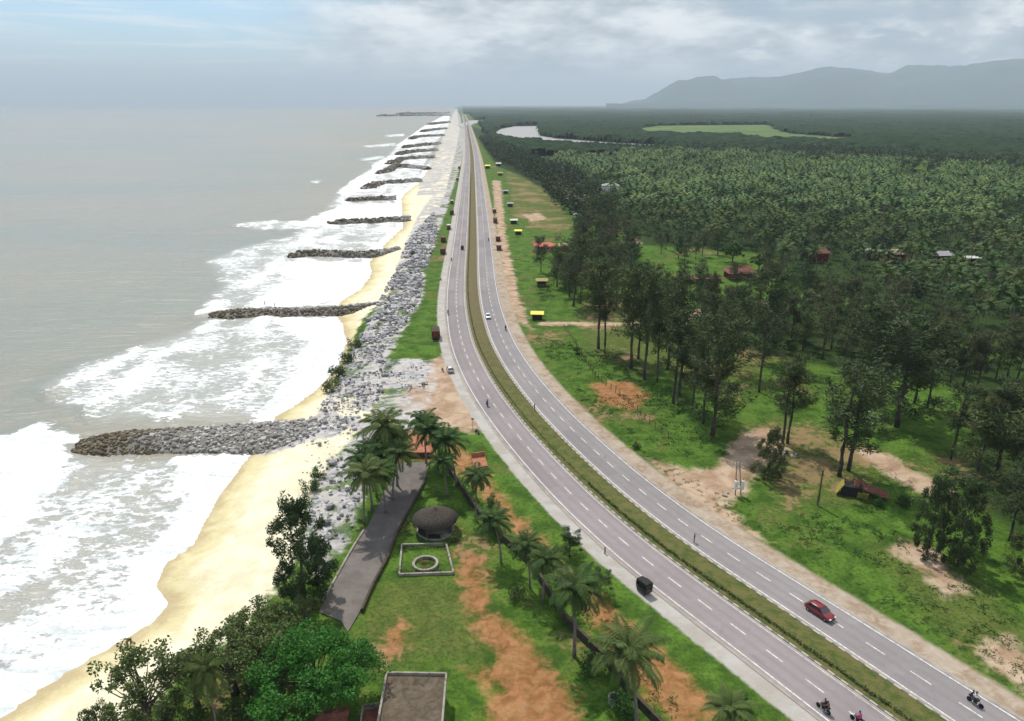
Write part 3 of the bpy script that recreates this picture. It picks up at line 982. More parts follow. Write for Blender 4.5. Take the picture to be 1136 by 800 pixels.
def scatter_in(polys, step, jitter=0.4, skip=None):
    """jittered grid of points inside world polygons"""
    out = []
    for poly in polys:
        xs = [p[0] for p in poly]; ys = [p[1] for p in poly]
        X, Y = np.meshgrid(np.arange(min(xs), max(xs), step), np.arange(min(ys), max(ys), step))
        X = X.ravel() + rng.uniform(-jitter, jitter, X.size) * step; Y = Y.ravel() + rng.uniform(-jitter, jitter, Y.size) * step
        m_ = inside(X, Y, poly)
        out.append(np.c_[X[m_], Y[m_]])
    q = np.concatenate(out)
    if skip:
        for poly in skip:
            q = q[~inside(q[:, 0], q[:, 1], poly)]
    return q


def hgt(yb, yt, x=568):
    """height of a thing whose foot and top are seen in rows yb and yt"""
    Yb = P(x, yb)[1]
    dy = (yt - 400) / F_PX
    return CAM_H - Yb * (ST + dy * CT) / (CT - dy * ST)

# ------------------------------------------------------------------ far forest: canopy that reads as one mass
cx_, cy2, cF = polar_grid(950, 45000, 520, R(-8), R(62), 760)
dC, sideC, _ = seg_dist(cx_, cy2, road_coarse, closed=False)
latC = dC * sideC
gaps = np.maximum(sdf(cx_, cy2, ZP['field'], 120), sdf(cx_, cy2, [river_w, river2_w], 120))
rC = np.hypot(cx_, cy2)
mask = np.minimum(np.minimum(latC - 45 - np.clip(rC - 3000, 0, 1e9) * 0.0, -gaps), (rC - 1020 - fbm(cx_ / 80, cy2 / 80, 61) * 120))
mask = np.where(latC < -60, -50, mask)
mask = mask + (fbm(cx_ / 35, cy2 / 35, 62, 3) - 0.5) * 26
amp = 1 + np.clip(rC - 2000, 0, 20000) / 4500
ch = 9.0 + (fbm(cx_ / 16, cy2 / 16, 63, 3) - 0.5) * 9 + (fbm(cx_ / (90 * amp), cy2 / (90 * amp), 65, 4) - 0.45) * 15 * amp ** 0.5
ch = np.clip(ch, 3, 60) * np.clip((mask + 2) / 7, 0, 1) ** 0.5
okv = mask > -4
cF = cF[okv[cF].all(axis=1)]
m, t = newmat('far_canopy')
co = t.coord()
a = t.noise(co, 0.06, 4, 0.65); b = t.noise(t.coord((0.0022, 0.0045, 1)), 1.0, 4, 0.6); c0 = t.noise(co, 0.25, 3, 0.6)
k = t.mix(t.ss(a, 0.35, 0.68), (0.010, 0.024, 0.010), (0.030, 0.056, 0.020))  # dense forest's own dark greens, also standing in for cloud shade
k = t.mix(t.ss(b, 0.58, 0.70, 0, 0.45), k, (0.050, 0.085, 0.030))
k = t.mix(t.ss(c0, 0.5, 0.7, 0, 0.5), k, (0.010, 0.022, 0.009))
t.out(t.pbr(k, 0.95, t.bump(t.math('ADD', a, c0), 1.0, 4.0), spec=0.05))
tag(link('far_forest', mesh_np('far_forest', np.c_[cx_, cy2, ch], cF, [m], smooth=False)),
    'dark forest canopy stretching to the hills beyond the river', 'forest', None, 'stuff')

# nearer dark trees in front of that canopy: clumps of leaf faces
pr = []
for s_ in range(4):
    g = random.Random(100 + s_)
    cl = [(g.uniform(-2.4, 2.4), g.uniform(-2.4, 2.4), g.uniform(4.0, 10.5), 1.8, 1.8, 1.7, 9) for _ in range(7)] + [(0, 0, 3.5, 1.2, 1.2, 3.0, 6)]
    pr.append(leaf_cloud(cl, 1.0, 1.7, 0.3, s_))
belt_px = [[(526, 150), (548, 152), (560, 158), (620, 166), (740, 172), (900, 179), (1136, 193), (1500, 210), (1700, 196), (1136, 172), (900, 166), (800, 162), (726, 163), (655, 162), (580, 156), (545, 152), (520, 141)],
           [(532, 156), (560, 166), (598, 182), (640, 196), (664, 218), (668, 238), (640, 250), (618, 232), (596, 206), (570, 190), (548, 178)]]
pts_ = scatter_in([poly_px(belt_px[0])], 8.5)
rv_ = np.maximum(sdf(pts_[:, 0], pts_[:, 1], [river_w, river2_w] + ZP['field'], 20), -20)
pts_ = pts_[(rv_ < -3)]
dR_, sR_, _ = seg_dist(pts_[:, 0], pts_[:, 1], road_coarse, closed=False)
pts_ = pts_[dR_ * sR_ > 34]
pts_ = pts_[np.hypot(pts_[:, 0], pts_[:, 1]) < 1300]
merged('forest_belt', pr, np.c_[pts_, np.zeros(len(pts_))], rng.uniform(0, 6.3, len(pts_)), rng.uniform(0.7, 1.25, len(pts_)), [M_cas_s],
       'dark belt of mixed trees between the palm grove and the river', 'woodland')
pts_ = scatter_in([poly_px(belt_px[1])], 8.0)
merged('casuarina_belt', pr, np.c_[pts_, np.zeros(len(pts_))], rng.uniform(0, 6.3, len(pts_)), rng.uniform(0.85, 1.35, len(pts_)), [M_cas_s],
       'dense dark casuarina belt edging the far right side of the highway', 'woodland')

# ------------------------------------------------------------------ coconut grove
GROVE_PX = [(598, 184), (640, 178), (740, 173), (900, 180), (1136, 194), (1500, 212), (1700, 420), (1300, 425), (1136, 398), (1085, 374), (1000, 344), (905, 322), (855, 306), (868, 284), (800, 276), (722, 270), (696, 246), (690, 232), (672, 214), (640, 196)]
CLEAR_PX = [[(1092, 246), (1120, 236), (1300, 240), (1300, 258), (1120, 258)], [(1100, 308), (1130, 312), (1240, 330), (1240, 350), (1120, 336)],
            [(802, 292), (836, 292), (838, 322), (802, 322)], [(893, 282), (918, 282), (918, 303), (893, 303)], [(975, 282), (1004, 282), (1004, 303), (975, 303)], [(1025, 282), (1058, 282), (1058, 303), (1025, 303)],
            [(1064, 288), (1084, 288), (1084, 303), (1064, 303)], [(958, 282), (974, 282), (974, 296), (958, 296)], [(880, 238), (915, 238), (915, 252), (880, 252)], [(665, 205), (690, 205), (690, 216), (665, 216)]]
grove = scatter_in([poly_px(GROVE_PX)], 9.6, 0.42, [poly_px(p) for p in CLEAR_PX])
gr_d = np.hypot(grove[:, 0], grove[:, 1])
n_gap = fbm(grove[:, 0] / 45, grove[:, 1] / 45, 71, 3)
grove = grove[n_gap > 0.34]
# palms inside the frame, nearest first, stand as individuals; the rest of the plantation is one mass
px_ = grove[:, 0] / (grove[:, 1] * CT + CAM_H * ST) * F_PX + 568
gr_d = np.hypot(grove[:, 0], grove[:, 1]) + np.where(px_ > 1160, 5000, 0)
order = np.argsort(gr_d)
grove = grove[order]
NEARP = 270
grove_kits = [palm_kit(300 + s_, True, H=h_, nf=17, L=4.4, nl=12, lean=l_, droop=0.75, w=0.22) for s_, (h_, l_) in enumerate(((9.5, 1.0), (11.0, 1.6), (8.5, 0.5), (10.5, 2.0)))]
for i in range(NEARP):
    x, y = grove[i]
    place(grove_kits[i % 4], (x, y, ground_z(x, y)), random.uniform(0, 6.28), random.uniform(0.82, 1.15),
          'coconut palm in the dense plantation right of the highway, one of many alike', 'palm tree', 'coconut palms in the plantation')
pr = []
for s_ in range(5):
    g = random.Random(400 + s_); H = [9, 10.5, 12.5, 9, 7][s_]
    vs = []; qs = []
    for k in range(12):
        a = 2 * math.pi * k * 0.382 + g.uniform(-.15, .15); e0 = R(62) - k / 12 * R(72); L_ = g.uniform(4.6, 5.8)
        ax = np.array([math.cos(a), math.sin(a), 0.]); sd_ = np.array([-ax[1], ax[0], 0.])
        p = np.array([0, 0, H]); prev = None
        for i in range(5):
            u = i / 4; e = e0 - 1.15 * u ** 1.2
            fw = ax * math.cos(e) + np.array([0, 0, math.sin(e)])
            wd = [0.12, .62, .72, .52, .08][i]; c = len(vs)
            dn = np.array([0, 0, -wd * 0.45])
            vs += [p - sd_ * wd + dn, p, p + sd_ * wd + dn]
            if prev is not None: qs += [(prev, prev + 1, c + 1, c), (prev + 1, prev + 2, c + 2, c + 1)]
            prev = c; p = p + fw * L_ / 4
    tr = MB(); tr.tube([(0, 0, 0), (.3, 0, H * .5), (0, 0, H)], 0.16, 4, cap=False)
    qs += [tuple(i + len(vs) for i in f) for f in tr.f]; vs += [np.array(v) for v in tr.v]
    pr.append((np.array(vs), qs))
far_p = grove[NEARP:]
merged('palm_plantation', pr, np.c_[far_p, np.zeros(len(far_p))], rng.uniform(0, 6.3, len(far_p)), rng.uniform(0.65, 1.2, len(far_p)), [M_palm_s],
       'far part of the coconut palm plantation behind the nearer palms', 'palm grove')
mx_ = scatter_in([poly_px(GROVE_PX)], 33.0, 0.5)
mx_ = mx_[np.hypot(mx_[:, 0], mx_[:, 1]) > 290]
mxp = []
for s_ in range(4):
    g = random.Random(130 + s_)
    mxp.append(leaf_cloud([(g.uniform(-3, 3), g.uniform(-3, 3), g.uniform(4.0, 10.0), 1.9, 1.9, 1.7, 60) for _ in range(9)], 0.5, 0.9, 0.3, s_))
merged('mixed_trees', mxp, np.c_[mx_, np.zeros(len(mx_))], rng.uniform(0, 6.3, len(mx_)), rng.uniform(0.6, 1.35, len(mx_)), [M_cas_s],
       'dark rounded broadleaf trees scattered among the plantation palms', 'trees')
# understorey beneath the palms
und = scatter_in([poly_px(GROVE_PX)], 6.0, 0.5)
und = und[np.hypot(und[:, 0], und[:, 1]) < 700]
pb = [leaf_cloud([(random.uniform(-1, 1), random.uniform(-1, 1), 0.9, 1.3, 1.3, 1.0, 9) for _ in range(4)], 0.30, 0.75, 0.3, 500 + k) for k in range(3)]
merged('undergrowth', pb, np.c_[und, np.zeros(len(und))], rng.uniform(0, 6.3, len(und)), rng.uniform(0.6, 1.8, len(und)), [M_cas_s],
       'low dark undergrowth filling the ground beneath the palm plantation', 'undergrowth')

# ------------------------------------------------------------------ casuarinas and other trees right of the road
ck = [casuarina_kit(11, 15), casuarina_kit(12, 15, 0.9, 0.36), casuarina_kit(13, 15, 1.25, 0.12, 1.15), casuarina_kit(14, 15, 0.7, 0.42, 0.9), casuarina_kit(15, 15, 1.1, 0.30, 1.25), casuarina_kit(16, 15, 0.45, 0.4, 1.1), casuarina_kit(17, 15, 3.6, 0.08, 1.5)]
# a bushy young tree, foliage down to the ground, ragged cone
def bushy_kit(seed):
    g = random.Random(seed); mb = MB(); cl = []
    mb.tube([(0, 0, -.4), (.1, .1, 5), (0, .2, 11), (.1, 0, 14.5)], [.28, .2, .1, .02], 7)
    for k in range(75):
        f_ = 0.06 + 0.92 * (k + g.random()) / 75; a = g.uniform(0, 6.28)
        R_ = (0.9 + 4.2 * math.sin(min(1, (1 - f_) * 1.15) ** 0.8 * math.pi * 0.62)) * g.uniform(0.25, 1.0)
        c = Vector((math.cos(a) * R_, math.sin(a) * R_, f_ * 15))
        if k % 2: mb.tube([(0, 0, max(.4, c.z - 1.6)), c * 0.6 + Vector((0, 0, c.z * .35)), c], [.06, .035, .012], 4, cap=False)
        r = g.uniform(.6, 1.25); cl.append((c.x, c.y, c.z, r, r, r * 1.2, int(g.uniform(110, 190))))
    V, Q = leaf_cloud(cl, 0.19, 0.60, 0.3, seed, 0.1)
    return ('casuarina_tree', [('trunk', mb.mesh('young_trunk', M_bark, True), []), ('crown', mesh_np('young_crown', V, Q, [M_cas]), [])])
ck[6] = bushy_kit(21)
# foot x, foot row, top row, kit, width factor, label
TREES = [
 (664, 387, 286, 1, 1.0, 'tall casuarina with a bare trunk, nearest the road behind the yellow roofed stall'),
 (671, 392, 300, 3, 0.9, 'slim casuarina just right of the one nearest the yellow roofed stall'),
 (700, 408, 292, 1, 1.0, 'tall bare stemmed casuarina in the middle of the front grove'),
 (708, 398, 300, 0, 1.0, 'dark casuarina standing behind the bare stemmed one in the front grove'),
 (715, 421, 300, 1, 0.95, 'casuarina with a long straight trunk in front of the reddish bare patch'),
 (729, 424, 330, 3, 0.9, 'short slim casuarina right of the reddish bare patch'),
 (740, 410, 306, 4, 1.0, 'broad dark casuarina at the heart of the front grove'),
 (747, 447, 345, 1, 1.0, 'left stem of the close pair of casuarinas on the meadow'),
 (752, 450, 338, 3, 1.0, 'right stem of the close pair of casuarinas on the meadow'),
 (768, 455, 352, 0, 0.9, 'casuarina left of the tallest dark one on the meadow'),
 (780, 470, 356, 1, 0.9, 'thin casuarina close beside the tallest dark one on the meadow'),
 (790, 483, 346, 2, 1.15, 'tallest dark casuarina on the meadow with foliage down its trunk'),
 (811, 412, 330, 4, 1.0, 'bushy casuarina behind the meadow, left of the thin crooked one'),
 (842, 435, 338, 5, 0.9, 'thin crooked casuarina with sparse foliage behind the meadow'),
 (846, 402, 300, 2, 1.0, 'dense dark casuarina behind the thin crooked one'),
 (868, 492, 392, 5, 1.0, 'leaning sparse casuarina above the sandy track'),
 (874, 492, 402, 1, 1.1, 'forked casuarina with a brown crown above the sandy track'),
 (931, 528, 402, 0, 1.3, 'large brown crowned casuarina beside the collapsed yellow shack'),
 (941, 522, 410, 5, 1.2, 'sparse casuarina right of the brown crowned one near the shack'),
 (995, 474, 352, 2, 1.5, 'big dark casuarina standing on the bright grass clearing'),
 (978, 452, 340, 4, 1.3, 'broad casuarina left behind the big dark one on the grass clearing'),
 (1014, 448, 356, 1, 1.0, 'casuarina with visible trunk at the back of the grass clearing, left of two'),
 (1028, 453, 362, 1, 1.0, 'casuarina with visible trunk at the back of the grass clearing, right of two'),
 (1055, 510, 430, 3, 1.2, 'slender casuarina left of the dark stand by the right edge'),
 (1085, 526, 432, 2, 1.2, 'full casuarina in the stand by the right edge, left of two trunks'),
 (1105, 526, 426, 0, 1.3, 'full casuarina in the stand by the right edge, right of two trunks'),
 (1130, 545, 420, 4, 1.3, 'tall broad casuarina touching the right edge behind the brown bushes'),
 (1028, 615, 530, 6, 0.62, 'dark young casuarina on the brown bare ground at lower right'),
 (1062, 628, 534, 6, 0.66, 'broad young casuarina with a shadowed foot at lower right'),
 (1045, 596, 520, 0, 1.2, 'brownish young casuarina behind the pair at lower right'),
 (1138, 640, 560, 6, 0.75, 'dark casuarina cut by the right edge above the bright grass'),
 (1120, 600, 520, 4, 1.3, 'brownish casuarina at the right edge behind the dark one'),
 (852, 530, 474, 6, 0.85, 'low rounded casuarina beside the sandy track junction'),
 (600, 302, 262, 0, 1.0, 'small casuarina between the yellow tarpaulin and the red roofed shed'),
 (636, 340, 262, 4, 1.0, 'dark casuarina right of the red roofed shed'),
 (618, 318, 272, 2, 1.0, 'bushy casuarina in front of the red roofed shed'),
]
for (x, yb, yt, k, w_, lab) in TREES:
    X, Y = P(x, yb); H = hgt(yb, yt)
    s_ = H / 15.0
    place(ck[k], (X, Y, ground_z(X, Y)), random.uniform(0, 6.28), (s_ * w_ * 1.02, s_ * w_ * 1.02, s_), lab, 'tree', 'casuarina trees on the meadow')
M_cas_b = leafmat('casuarina_needles_brown', (0.034, 0.042, 0.016), (0.070, 0.080, 0.030), (0.11, 0.115, 0.045))
M_cas_g = leafmat('casuarina_needles_fresh', (0.020, 0.055, 0.012), (0.050, 0.105, 0.022), (0.085, 0.13, 0.035))
def retint(kit, mat):
    me = kit[1][1][1].copy(); me.materials[0] = mat
    return (kit[0], [kit[1][0], ('crown', me, [])])
ck_all = [k for k in ck[:6]] + [retint(k, M_cas_b) for k in ck[:6]] + [retint(ck[k], M_cas_g) for k in (0, 2, 4)]
STANDS = [
 ([(668, 232), (690, 250), (705, 290), (720, 330), (690, 348), (650, 350), (622, 322), (632, 280), (650, 250)], 8.8, (9, 16), 'casuarina in the dark stand behind the red roofed shed', 'casuarinas behind the red roofed shed'),
 ([(690, 350), (720, 335), (850, 345), (905, 330), (990, 352), (1060, 385), (1136, 410), (1180, 440), (1136, 452), (1040, 428), (1000, 425), (930, 420), (890, 398), (850, 392), (800, 388), (720, 392)], 8.3, (9.5, 16), 'casuarina in the long dark stand between the meadow and the palm plantation', 'casuarinas between meadow and plantation'),
 ([(1075, 440), (1136, 440), (1190, 460), (1230, 560), (1190, 640), (1136, 560), (1100, 500)], 9.5, (8, 14), 'casuarina in the thick stand at the right edge of the meadow', 'casuarinas at the right edge'),
]
for poly, step, (h0, h1), lab, grp in STANDS:
    q = scatter_in([poly_px(poly)], step, 0.42)
    for X, Y in q:
        H = random.uniform(h0, h1); s_ = H / 15
        if math.hypot(X, Y) < 190: s_ *= 0.85
        w_ = random.uniform(0.95, 1.35)
        place(random.choice(ck_all), (X, Y, ground_z(X, Y)), random.uniform(0, 6.28), (s_ * w_, s_ * w_, s_), lab, 'tree', grp)
q = scatter_in([poly_px([(728, 272), (800, 276), (800, 292), (735, 290)]), poly_px([(735, 318), (860, 322), (880, 338), (740, 334)]), poly_px([(840, 285), (866, 284), (870, 318), (845, 316)])], 10.0, 0.45)
for X, Y in q:
    s_ = random.uniform(8, 13) / 15; w_ = random.uniform(1.0, 1.4)
    place(random.choice(ck_all), (X, Y, ground_z(X, Y)), random.uniform(0, 6.28), (s_ * w_, s_ * w_, s_), 'tree in the loose ring around the dark red roofed house', 'tree', 'trees around the dark red roofed house')
# bushes scattered over the meadow: green mounds
bk = []
for s_ in range(3):
    g = random.Random(40 + s_)
    mb = MB()
    for k in range(5):
        a = g.uniform(0, 6.28); mb.tube([(0, 0, -.2), (math.cos(a) * .3, math.sin(a) * .3, .6), (math.cos(a) * .8, math.sin(a) * .8, 1.3)], [.05, .035, .01], 5, cap=False)
    cl = [(g.uniform(-.8, .8), g.uniform(-.8, .8), g.uniform(.4, 1.4), .6, .6, .5, 55) for _ in range(10)]
    V, Q = leaf_cloud(cl, 0.16, 0.30, 0.4, 40 + s_)
    bk.append(('shrub', [('stems', mb.mesh('shrub_stems', M_bark, True), []), ('foliage', mesh_np('shrub_foliage', V, Q, [M_bush]), [])]))
bk_olive = []
for nm, parts in bk:
    me = parts[1][1].copy(); me.materials.clear(); me.materials.append(M_cas)
    bk_olive.append((nm, [parts[0], ('foliage', me, [])]))


def shrub(x, y, s_, lab, kits=bk, grp=None, cat='shrub', flat=1.0):
    X, Y = P(x, y)
    place(random.choice(kits), (X, Y, ground_z(X, Y)), random.uniform(0, 6.28), (s_, s_, s_ * flat), lab, cat, grp)
q = scatter_in([poly_px([(592, 372), (690, 390), (800, 470), (812, 500), (790, 515), (700, 484), (640, 440)]),
                poly_px([(840, 560), (900, 570), (1000, 590), (1136, 680), (1136, 760), (1010, 690), (900, 620)]),
                poly_px([(520, 500), (560, 560), (620, 630), (700, 700), (780, 780), (740, 800), (660, 700), (580, 620), (520, 560)]),
                poly_px([(590, 270), (640, 290), (660, 330), (600, 345)])], 1.7, 0.5)
q = q[fbm(q[:, 0] / 12, q[:, 1] / 12, 77) > 0.47]
tuft = [leaf_cloud([(random.uniform(-1.2, 1.2), random.uniform(-1.2, 1.2), 0.4, .9, .9, .45, 7) for _ in range(6)], 0.22, 0.7, 0.2, 520 + k) for k in range(4)]
merged('meadow_scrub', tuft, np.c_[q, np.zeros(len(q)) - 0.3], rng.uniform(0, 6.3, len(q)), rng.uniform(0.35, 0.95, len(q)), [M_scrub_s],
       'patches of low weeds and scrub scattered over the green meadow', 'scrub')
# verge weeds both sides of the road near the camera
lists = []
for d0, d1, i0, i1, n in ((17.4, 22, 0, 110, 700), (-22, -11.5, 0, 45, 520), (1.0, 4.6, 0, 160, 600)):
    ii = rng.integers(i0, i1, n); dd = rng.uniform(d0, d1, n)
    lists.append(road[ii] + nrm[ii] * dd[:, None])
q = np.concatenate(lists)
q = q + rng.uniform(-1, 1, q.shape) * 0.4
merged('verge_weeds', pb, np.c_[q, np.zeros(len(q)) - 0.15], rng.uniform(0, 6.3, len(q)), rng.uniform(0.10, 0.30, len(q)), [M_scrub_s],
       'low weeds growing along the verges and the median of the highway', 'weeds')

# hedge in the median: one continuous dark line of clipped plants
hc = []
ii = np.arange(0, 420)
V_, Q_ = [], []
for i in ii:
    for k in range(4):
        p = road[i] + nrm[i] * (1.15 + random.uniform(-.08, .08)) + tn[i] * (k * 0.5 + random.uniform(-.15, .15))
        hc.append((p[0], p[1], 0.50, 0.28, 0.28, 0.28, 22 if i < 80 else 6))
V, Q = leaf_cloud(hc, 0.16, 0.30, 0.2, 88)
tag(link('median_hedge', mesh_np('median_hedge', V, Q, [M_cas])), 'low dark hedge running along the left side of the grassy median', 'hedge')

# ------------------------------------------------------------------ rocks
def rock_protos(n=6, seed=5):
    out = []
    for s_ in range(n):
        g = np.random.default_rng(seed + s_)
        bm = bmesh.new(); bmesh.ops.create_icosphere(bm, subdivisions=1, radius=0.5)
        V = np.array([v.co[:] for v in bm.verts]); Fr = np.array([[v.index for v in f.verts] for f in bm.faces]); bm.free()
        V = V * g.uniform(0.72, 1.22, (len(V), 1)) * np.array([g.uniform(.8, 1.3), g.uniform(.7, 1.1), g.uniform(.5, .85)])
        out.append((V, Fr))
    return out
RP = rock_protos()


def rockmat(name, a, b, c, wet_shade_c=None):
    m, t = newmat(name)
    tone = t.attr('tone'); n_ = t.noise(t.coord(), 2.0, 4, 0.6)
    k = t.mix(t.ss(tone, 0.0, 0.45), a, b); k = t.mix(t.ss(tone, 0.55, 1.0), k, c)
    k = t.mix(t.ss(n_, .45, .75, 0, .5), k, tuple(x * .6 for x in a))
    if wet_shade_c:
        k = t.mix(t.ss(t.attr('wet'), 0.2, 0.8, 0, 0.92), k, t.mix(t.ss(tone, .4, .9), wet_shade_c, tuple(x * 2.3 for x in wet_shade_c)))
    t.out(t.pbr(k, 0.85, t.bump(n_, .6, .1), spec=0.25))
    return m
M_rock = rockmat('granite_rubble', (0.13, 0.125, 0.13), (0.34, 0.325, 0.325), (0.60, 0.58, 0.56))
M_rockw = rockmat('groyne_rock', (0.16, 0.15, 0.14), (0.34, 0.32, 0.295), (0.54, 0.52, 0.48), (0.068, 0.052, 0.026))


def rocks_obj(name, P3, size, mat, wet=None, label=None, cat=None, kind=None, group=None):
    n = len(P3); Vs, Qs, T, W = [], [], [], []
    pick = rng.integers(0, len(RP), n); off_ = 0; rot = rng.uniform(0, 6.28, n); tone = rng.random(n)
    for k, (V, Fr) in enumerate(RP):
        m_ = pick == k
        if not m_.any(): continue
        VV, QQ, nq = replicate(V, Fr, P3[m_], rot[m_], size[m_])
        Vs.append(VV); Qs.append(QQ + off_); off_ += len(VV); T.append(np.repeat(tone[m_], nq))
        if wet is not None: W.append(np.repeat(wet[m_], nq))
    fa_ = {'tone': np.concatenate(T)}
    if wet is not None: fa_['wet'] = np.concatenate(W)
    me = mesh_np(name, np.concatenate(Vs), np.concatenate(Qs), [mat], fattrs=fa_)
    return tag(link(name, me), label, cat, group, kind)

GROYNES = [  # centre line in the photo, half width, crest height above the water, rock size, label
 ([(84, 493), (130, 489), (190, 486), (260, 484), (345, 480), (385, 474)], 6.8, 2.1, 0.75, 'nearest rock groyne, its wide dark tip ringed by surf and its root pale grey'),
 ([(233, 349), (280, 347), (340, 346), (400, 343), (430, 340)], 5.4, 2.0, 0.9, 'second nearest rock groyne, dark along its near side, with tiny figures on top'),
 ([(320, 284), (350, 281), (400, 283), (445, 278)], 4.2, 2.6, 1.4, 'third rock groyne, low and dark between two wide bands of surf'),
 ([(364, 247), (400, 246), (455, 243)], 4.4, 2.7, 1.6, 'fourth rock groyne, thin and dark with its root on yellow sand'),
 ([(383, 222), (410, 221), (440, 220)], 4.4, 2.4, 1.6, 'fifth rock groyne, thin and straight where the yellow beach ends'),
 ([(404, 209), (416, 205), (428, 203), (440, 202), (468, 200)], 5, 3.2, 2.0, 'sixth rock groyne, a dark mound just past the end of the yellow beach'),
 ([(420, 192), (430, 189), (441, 184), (475, 187)], 5.5, 3.6, 2.2, 'seventh rock groyne, a dark mound with a flat pale tail towards shore'),
 ([(430, 181), (440, 179), (447, 176), (482, 174)], 5.5, 3.6, 2.4, 'eighth rock groyne, dark mound seaward of the pink damp sand'),
 ([(441, 171), (448, 169.5), (455, 168.5), (485, 166)], 6, 3.6, 2.6, 'ninth rock groyne, small dark mound among breakers'),
 ([(448, 163.5), (458, 162), (488, 159)], 6, 3.6, 2.8, 'tenth rock groyne, small dark mound further up the coast'),
 ([(455, 154), (466, 151.5), (492, 150)], 7, 4, 3.2, 'eleventh rock groyne, tiny dark mound before the haze'),
 ([(468, 146), (480, 144), (495, 142.5)], 8, 4, 3.5, 'twelfth rock groyne, tiny dark streak near the haze'),
 ([(476, 138), (498, 135.5)], 12, 4.5, 5, 'thirteenth rock groyne, long dark streak against the far beach'),
 ([(419, 128.6), (460, 128.2), (500, 128)], 22, 7, 9, 'long harbour breakwater reaching out to sea near the horizon'),
 ([(442, 126.2), (500, 125.6)], 26, 7, 12, 'second breakwater just behind the long one near the horizon'),
]
for (line, hw, crest, rs, lab) in GROYNES:
    w3 = [P(x, y, SEA_Z + crest * 0.4) for x, y in line]
    L = resample(w3, max(1.0, rs)) if len(w3) > 1 else w3
    L = np.array(L); T_ = np.gradient(L, axis=0); T_ /= np.linalg.norm(T_, axis=1)[:, None]; Nn = np.c_[T_[:, 1], -T_[:, 0]]
    n = len(L)
    tot = n * max(1.0, rs)
    # core mound
    prof = [(-1.25, -1.3), (-0.85, 0.15), (-0.42, 0.82), (0, 0.95), (0.42, 0.82), (0.85, 0.15), (1.25, -1.3)]
    V, Fc = [], []
    Zr = []
    for i in range(n):
        endk = min(1, (i + 0.5) * max(1.0, rs) / (hw * 1.3)); rise = 1.0 + 0.0 * i / n
        root_ = i / n
        wdt = hw * (0.72 + 0.28 * endk ** 0.5) * (0.92 + 0.40 * root_ if line[0][1] > 400 else 1.12 - 0.3 * root_)
        for d, z in prof:
            q = L[i] + Nn[i] * d * wdt
            base = SEA_Z * (1 - root_ ** 2) + (-0.8) * root_ ** 2
            V.append((q[0], q[1], base + crest * z * (0.35 + 0.65 * endk) * (1 - 0.55 * root_ ** 2) - 0.15))
    for i in range(n - 1):
        for k in range(6):
            q = i * 7 + k; Fc.append((q, q + 1, q + 8, q + 7))
    nr2 = min(2600, int(tot * hw * 2.5 / (rs * rs) * 1.5))
    u = rng.random(nr2) * (n - 1.01); i0 = u.astype(int); fr = u - i0
    d = rng.uniform(-1.12, 1.12, nr2)
    VV = np.array(V).reshape(n, 7, 3)
    pd = np.array([p[0] for p in prof])
    kk = np.clip(np.searchsorted(pd, d) - 1, 0, 5); fd = (d - pd[kk]) / (pd[kk + 1] - pd[kk])
    A = VV[i0, kk] * (1 - fd)[:, None] + VV[i0, kk + 1] * fd[:, None]
    B = VV[i0 + 1, kk] * (1 - fd)[:, None] + VV[i0 + 1, kk + 1] * fd[:, None]
    P3 = A * (1 - fr)[:, None] + B * fr[:, None]
    P3[:, 2] += rng.uniform(-0.1, 0.35, nr2) * rs
    sz_ = np.clip(rng.lognormal(-0.08, 0.38, nr2), 0.4, 2.1) * rs
    wet = np.clip(1.3 - u / n * 2.7 + (fbm(P3[:, 0] / 5, P3[:, 1] / 5, 9) - 0.5) * 0.9, 0, 1)
    wet = np.maximum(wet, np.clip((SEA_Z + crest * 0.45 - P3[:, 2]) / 0.8, 0, 1) * (1 - u / n * 0.8))
    if line[0][1] < 330: wet = np.maximum(wet, np.where(u / n < 0.75, 0.62, 0.2))
    elif line[0][1] < 400: wet = np.maximum(wet, np.where(d > 0.1, 0.7, wet) * 1.0)  # near flank darkened too: its shade put into the rock colour
    root = empty('rock_groyne', (L[n // 2][0], L[n // 2][1], SEA_Z))
    tag(root, lab, 'groyne', 'rock groynes along the shore')
    core = mesh_np('mound', (np.array(V) - np.array(root.location)), Fc, [M_rockw], fattrs={'tone': np.full(len(Fc), 0.3), 'wet': np.full(len(Fc), 0.5 if line[0][1] > 215 else 0.25)})
    co_ = link('mound', core, root)
    ro = rocks_obj('boulders', P3 - np.array(root.location), sz_, M_rockw, wet)
    ro.parent = root; ro['kind'] = 'stuff'

# rock armour along the beach head
ARM_PX = [[(352, 455), (372, 420), (388, 385), (415, 345), (440, 298), (455, 262), (482, 235), (486, 262), (472, 300), (464, 335), (440, 372), (424, 398), (440, 412), (415, 450), (380, 470)],
          [(345, 520), (372, 505), (400, 520), (400, 560), (385, 600), (355, 640), (338, 610)],
          [(290, 475), (345, 466), (400, 460), (395, 490), (345, 496), (292, 498)],
          [(425, 415), (470, 405), (480, 425), (455, 440)]]
q = scatter_in([poly_px(p) for p in ARM_PX[:1]], 1.05, 0.5); q = q[fbm(q[:, 0] / 4, q[:, 1] / 4, 33) > 0.42]
q2 = scatter_in([poly_px(p) for p in ARM_PX[1:]], 1.35, 0.5)
q = np.concatenate([q, q2[fbm(q2[:, 0] / 3, q2[:, 1] / 3, 31) > 0.42]])
gzv = np.array([ground_z(a, b) for a, b in q])
szv = np.clip(rng.lognormal(-0.45, 0.45, len(q)), 0.25, 2.0) * np.where(np.hypot(q[:, 0], q[:, 1]) > 220, 1.6, 1.0)
rocks_obj('rock_armour', np.c_[q, gzv + 0.2 + rng.uniform(-.2, .5, len(q))], szv, M_rock,
          label='loose grey boulders heaped along the head of the beach', cat='boulders', kind='stuff')
